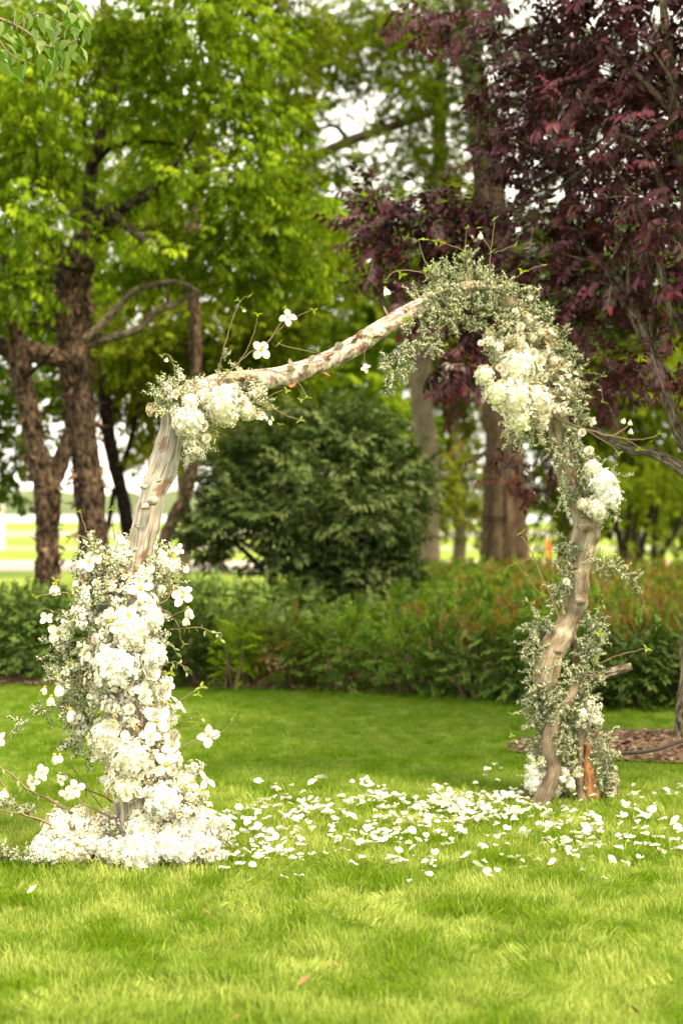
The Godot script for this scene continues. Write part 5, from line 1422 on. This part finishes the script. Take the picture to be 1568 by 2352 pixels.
func dress_right_side() -> void:
	var o := thing("foliage_garland", "grey green leafy garland with white blossoms down the arch's right side", "garland", at(1290, 950, 7.45), "foliage garlands on the arch")
	fill(o, px_path(arch_list([[1235, 760, 50], [1275, 810, 80], [1300, 870, 80], [1300, 940, 80], [1310, 990, 60]]), 7.45, 4), [["sprig", 120, 0.05], ["daisy", 14, 0.042], ["blossom", 8, 0.034]], 0.2, 0.3)
	fill(o, px_path(arch_list([[1290, 985, 36], [1325, 1030, 44], [1340, 1090, 44], [1345, 1140, 40]], -0.06), 7.45, 4), [["sprig", 66, 0.046]], 0.8, 0.3)
	fill(o, px_path(arch_list([[1270, 1000, 24], [1284, 1060, 22], [1290, 1120, 22], [1292, 1160, 12]], -0.12), 7.45, 4), [["sprig", 30, 0.044]], 1.0, 0.3)
	fill(o, px_path(arch_list([[1375, 1090, 60], [1385, 1140, 70], [1380, 1180, 50]], -0.06), 7.45, 4), [["sprig", 34, 0.046], ["blossom", 18, 0.036], ["bud", 8, 0.036]], 0.3, 0.4)
	cluster(o, [["hydrangea", 1383, 1109, 32], ["hydrangea", 1396, 1138, 28], ["hydrangea_cream", 1370, 1166, 26], ["rose", 1353, 1037, 14], ["rose", 1337, 995, 12], ["rose", 1412, 1129, 11], ["hydrangea_cream", 1360, 1076, 20], ["rose", 1348, 1100, 10], ["rose", 1395, 1165, 12], ["hydrangea_green", 1340, 1158, 14]], -0.2)
	part("round_leaf", G["round_leaf"], o, Transform3D(along(Vector3(0.9, -0.1, 0.35), 0.5).scaled_local(Vector3(0.045, 0.045, 0.045)), at(1392, 1172, 7.2) - o.position))
	var d := 7.4
	twig(o, [[1290, 850, 3], [1330, 857, 3], [1365, 856, 2.5], [1386, 865, 2]], d, [["leaf", 1388, 866, 12], ["leaf", 1350, 853, 9]], 6)
	twig(o, [[1300, 870, 3], [1350, 878, 2.5], [1375, 885, 2], [1384, 920, 2]], d, [["leaf", 1384, 925, 12], ["leaf", 1365, 880, 10]], 6)
	twig(o, [[1290, 940, 3], [1320, 918, 2.5], [1345, 916, 2]], d, [["droop", 1345, 926, 7]])
	twig(o, [[1250, 950, 6], [1310, 975, 6], [1360, 990, 5.5], [1405, 1000, 5], [1440, 980, 3.5], [1450, 972, 3]], d, [["droop", 1433, 966, 12], ["droop", 1446, 970, 12], ["droop", 1448, 990, 12], ["dogwood", 1360, 968, 12]])
	twig(o, [[1405, 1000, 4], [1450, 1010, 3.5], [1480, 1008, 3], [1512, 998, 2.5]], d, [["leaf", 1513, 998, 12], ["leaf", 1495, 1015, 9]])
	twig(o, [[1430, 1005, 3.5], [1455, 1020, 3], [1468, 1030, 2.5]], d, [["leaf", 1468, 1034, 14]])
	twig(o, [[1340, 985, 4], [1380, 1010, 3.5], [1405, 1025, 3], [1420, 1043, 2.5]], d, [["leaf", 1420, 1042, 11]])
	fill(o, px_path([[1395, 1085, 16], [1430, 1100, 16]], d, 3), [["sprig", 10, 0.04]], 0.3)
	cluster(o, [["rose", 1219, 684, 8]], -0.1)

func dress_right_foot() -> void:
	var o := thing("foliage_garland", "leafy vine with ivory buds wrapped round the right foot of the arch", "garland", on_ground(1300, 1830), "foliage garlands on the arch")
	var d := 7.42
	for e in [[[[1305, 1240, 16], [1290, 1320, 30], [1285, 1400, 36]], 55, 0.5], [[[1235, 1420, 30], [1226, 1500, 36], [1230, 1600, 40], [1228, 1680, 40], [1232, 1750, 38]], 150, 0.5], [[[1362, 1420, 24], [1354, 1490, 36], [1345, 1560, 48], [1340, 1620, 50], [1345, 1670, 40]], 140, 0.4],
		[[[1250, 1560, 70], [1270, 1620, 70], [1300, 1640, 60]], 110, 0.3], [[[1310, 1680, 50], [1300, 1740, 50], [1300, 1810, 50]], 130, 0.4], [[[1385, 1690, 30], [1385, 1750, 30], [1375, 1810, 40]], 80, 0.5]]:
		fill(o, px_path(e[0], d, 4), [["sprig", e[1], 0.044]], e[2], 0.25)
	fill(o, px_path([[1300, 1520, 40], [1285, 1600, 40], [1290, 1680, 34], [1300, 1740, 34]], 7.28, 4), [["sprig", 46, 0.042]], 0.5, 0.1, 0.9)
	fill(o, px_path([[1235, 1745, 36], [1240, 1770, 30]], 7.33, 3), [["bud", 12, 0.04], ["blossom", 10, 0.036]], 0.0)
	fill(o, px_path([[1300, 1775, 50], [1310, 1790, 40]], 7.33, 3), [["blossom", 12, 0.036], ["bud", 6, 0.036]], 0.0)
	fill(o, px_path([[1345, 1640, 40], [1355, 1650, 40]], 7.33, 3), [["blossom", 10, 0.038]], 0.0)
	for e in [["hydrangea", 1236, 1796, 30], ["hydrangea_cream", 1268, 1812, 20], ["rose", 1289, 1791, 11], ["rose", 1278, 1778, 8], ["rose", 1299, 1337, 11]]:
		flower(o, e[0], at(e[1], e[2], 7.36), size_at(e[3], 7.36), Vector3(rnd(-0.4, 0.2), 0.4, 1))
	d = 7.35
	twig(o, [[1285, 1430, 4], [1262, 1365, 4], [1238, 1315, 3.5], [1222, 1275, 3], [1205, 1245, 2.5], [1195, 1230, 2]], d, [["leaf", 1197, 1226, 18], ["leaf", 1214, 1235, 10], ["leaf", 1236, 1277, 12]])
	twig(o, [[1222, 1280, 2.5], [1235, 1235, 2.5], [1256, 1205, 2], [1280, 1165, 2]], d, [["leaf", 1275, 1188, 10], ["leaf", 1248, 1190, 9]])
	twig(o, [[1222, 1278, 2.5], [1195, 1292, 2.5], [1170, 1300, 2.5], [1158, 1312, 2]], d, [["leaf", 1183, 1293, 10], ["leaf", 1160, 1316, 8]])
	twig(o, [[1186, 1296, 2], [1208, 1322, 2], [1230, 1352, 2], [1246, 1370, 2]], d, [["leaf", 1247, 1368, 12], ["leaf", 1209, 1322, 6]])
	twig(o, [[1270, 1350, 2.2], [1266, 1290, 2], [1260, 1240, 2], [1262, 1215, 1.8]], d, [["leaf", 1256, 1270, 10], ["leaf", 1270, 1230, 9]])
	twig(o, [[1290, 1290, 2.2], [1296, 1260, 2], [1305, 1230, 1.8]], d, [["leaf", 1300, 1265, 12]])
	twig(o, [[1372, 1385, 2.5], [1388, 1350, 2.2], [1405, 1322, 2]], d, [["leaf", 1380, 1368, 8], ["leaf", 1372, 1400, 12]])
	twig(o, [[1345, 1275, 4], [1400, 1300, 3.5], [1445, 1325, 3], [1470, 1360, 2.5], [1478, 1395, 2]], d, [["leaf", 1478, 1395, 11]], 10)
	fill(o, px_path([[1352, 1275, 20], [1400, 1300, 24], [1440, 1322, 16], [1458, 1340, 8]], d, 4), [["sprig", 34, 0.04]], 0.4, 0.3)
	twig(o, [[1370, 1525, 2.5], [1420, 1505, 2.5], [1480, 1490, 2]], d, [["leaf", 1483, 1492, 16]])
	twig(o, [[1230, 1560, 2.5], [1205, 1490, 2.2], [1225, 1440, 2]], d, [["leaf", 1238, 1420, 12]], 5)
	twig(o, [[1210, 1640, 2.5], [1195, 1632, 2], [1175, 1640, 2]], d, [["leaf", 1172, 1640, 10]], 7)
	twig(o, [[1220, 1720, 2.5], [1195, 1705, 2], [1180, 1700, 2]], d, [["leaf", 1175, 1690, 9]], 6)
	twig(o, [[1230, 1400, 3], [1215, 1385, 2.5], [1198, 1380, 2]], d, [["leaf", 1225, 1385, 8]], 8)
	twig(o, [[1360, 1480, 2.5], [1372, 1430, 2.2], [1385, 1380, 2]], d, [["leaf", 1376, 1455, 16], ["leaf", 1370, 1515, 14], ["leaf", 1385, 1380, 10]], 5)

# ---- petals on the grass and other small things
func scatter_petals() -> void:
	var shapes := []
	for v in 5:
		shapes.append(petal_shape(1.0, rnd(0.8, 1.1), rnd(0.15, 0.6), rnd(-0.2, 0.35), Color(0.82, 0.80, 0.70) * rnd(0.95, 1.02), Color(-1, 0, 0), rnd(0.03, 0.12), -0.1).commit(M["petal"]))
	var spots := []
	for e in [[1125, 1996, 48], [1178, 1969, 36], [1257, 1985, 28], [1464, 1971, 24], [822, 1986, 26], [965, 1858, 32], [752, 1786, 34], [708, 1803, 24], [727, 1790, 22], [1210, 1990, 22], [675, 2008, 30], [660, 2015, 28], [990, 2012, 26], [945, 2020, 26], [1485, 1880, 32], [1538, 1895, 36], [1560, 1925, 34], [1555, 1945, 30], [1440, 1925, 26], [1330, 1998, 22], [1395, 2018, 18], [1055, 1970, 30], [938, 1976, 28], [905, 1985, 28], [528, 1992, 30], [545, 1985, 28], [655, 1955, 30], [640, 1945, 28], [1345, 1890, 22], [1310, 1910, 36], [1330, 1920, 32]]:
		spots.append(e)
	while spots.size() < 860:
		var u := rng.randf()
		var px := 0.0
		var py := 0.0
		if u < 0.30:
			px = 1020 + rng.randfn() * 130
			py = 1848 + rng.randfn() * 30
		elif u < 0.58:
			px = 900 + rng.randfn() * 200
			py = 1888 + rng.randfn() * 46
		elif u < 0.76:
			px = 600 + rng.randfn() * 75
			py = 1895 + rng.randfn() * 42
		elif u < 0.92:
			px = 1370 + rng.randfn() * 140
			py = 1898 + rng.randfn() * 42
		else:
			px = rnd(500, 1568)
			py = rnd(1790, 1985)
		if py < 1765 or py > 2030 or px < 500 or px > 1640:
			continue
		for k in rng.randi_range(1, 4):
			spots.append([px + rng.randfn() * 14, py + rng.randfn() * 5, rnd(11, 29)])
	spots.sort_custom(func(a, b): return a[2] > b[2])
	var rest := []
	var tints := []
	for k in spots.size():
		var e: Array = spots[k]
		var q := on_ground(e[0], e[1], rnd(0.026, 0.042))
		var s := size_at(e[2] * 0.8, -q.z) * rnd(0.9, 1.15)
		var b := (Basis.from_euler(Vector3(rnd(-0.25, 0.35), rnd(0, TAU), rnd(-0.4, 0.4))) * Basis.from_euler(Vector3(0, rnd(0, TAU), 0))).scaled_local(Vector3(s, s, s))
		if k < 290:
			var o := part("flower_petal", shapes[rng.randi() % 5], self, Transform3D(b, q))
			var zone := "beside the flower mound"
			if e[0] > 1420:
				zone = "at the far right, past the arch"
			elif e[0] > 1160:
				zone = "before the arch's right foot"
			elif e[0] > 720:
				zone = "in the drift under the arch's middle"
			var edge := ""
			if e[1] > 1955:
				edge = ", scatter's front edge"
			elif e[1] < 1815:
				edge = ", scatter's back edge"
			elif e[1] < 1860:
				edge = ", back half"
			var look := "large" if e[2] > 27.0 else "middling" if e[2] > 23.0 else "small"
			if k == 0:
				tag(o, "largest white petal, lying alone nearest the viewer at the front edge of the scatter", "petal", "white petals strewn on the lawn")
			else:
				tag(o, "%s loose white petal %s%s" % [look, zone, edge], "petal", "white petals strewn on the lawn")
		else:
			rest.append(Transform3D(b, q))
			tints.append(Color.WHITE)
	tag(many("scattered_petals", shapes[1], rest, tints, self, M["petal"]), "the smallest white petals strewn between the larger ones on the lawn", "petals", "", "stuff")

func scatter_small_things() -> void:
	var dry := [Color(0.30, 0.16, 0.10), Color(0.36, 0.14, 0.09), Color(0.22, 0.12, 0.07), Color(0.52, 0.46, 0.33)]
	var k := 0
	for e in [[785, 2222, 22, 0, "reddish brown fallen leaf in the front grass, at the middle of the picture"], [685, 2262, 26, 1, "long pinkish fallen leaf in the front grass, left of the middle"], [1184, 2150, 20, 0, "curled brown fallen leaf standing in the grass right of the middle"], [62, 2052, 22, 3, "pale dry fallen leaf in the grass in front of the flower mound"], [485, 2100, 16, 2, "small dark brown leaf in the grass below the right end of the mound"], [530, 2344, 22, 1, "pinkish leaf at the very bottom edge of the lawn"], [1466, 2330, 26, 2, "dark brown leaf in the grass at the bottom right"], [52, 2090, 9, 1, "tiny red brown leaf in the grass at the far left"], [800, 1748, 8, 2, "small dark leaf on the lawn behind the petals"]]:
		var b := leaf_shape(1.0, 0.55, 4, 0.5, -0.3, dry[e[3]], 0.45)
		var q := on_ground(e[0], e[1], 0.05)
		var s := size_at(e[2] * 1.3, -q.z)
		var o := part("fallen_leaf", b.commit(M["plain"]), self, Transform3D(along(Vector3(rnd(-1, 1), 0.15, rnd(-0.4, 0.4)), rnd(-0.5, 0.5)).scaled_local(Vector3(s, s, s)), q))
		tag(o, e[4], "leaf", "fallen leaves in the lawn")
		k += 1
	# orange marker beyond the bed
	var m := thing("marker_stake", "small orange marker stake standing beyond the shrub bed", "marker", foot(1258, 30.0))
	part("post", sheet_box(0.035, 0.95, 0.035, Color(0.45, 0.30, 0.2)), m, Transform3D(Basis(), Vector3(0, 0.5, 0)))
	part("flag", sheet_box(0.09, 0.32, 0.03, Color(0.62, 0.15, 0.04)), m, Transform3D(Basis(), Vector3(0, 0.72, 0.035)))
	# white post at the left edge
	var w := thing("white_post", "white post by the road at the left edge", "post", foot(1, 56.0))
	part("post", sheet_box(0.30, 1.7, 0.30, Color(0.75, 0.74, 0.70)), w, Transform3D(Basis(), Vector3(0, 0.85, 0)))
	part("cap", sheet_box(0.38, 0.08, 0.38, Color(0.75, 0.74, 0.70)), w, Transform3D(Basis(), Vector3(0, 1.745, 0)))
	# hose over the mulch
	var h := Build.new()
	var line := []
	for e in [[1382, 1737], [1420, 1733], [1470, 1728], [1520, 1718], [1568, 1702], [1640, 1700]]:
		var q := on_ground(e[0], e[1], 0.10)
		line.append(Vector4(q.x, 0.10 if e[0] > 1400 else 0.03, q.z, 0.012))
	tube(h, smooth_path(line, 5), 8, "dark", 0.0)
	tag(part("garden_hose", h.commit(M["black_metal"]), self), "thin black hose lying across the mulch ring at the right", "hose")
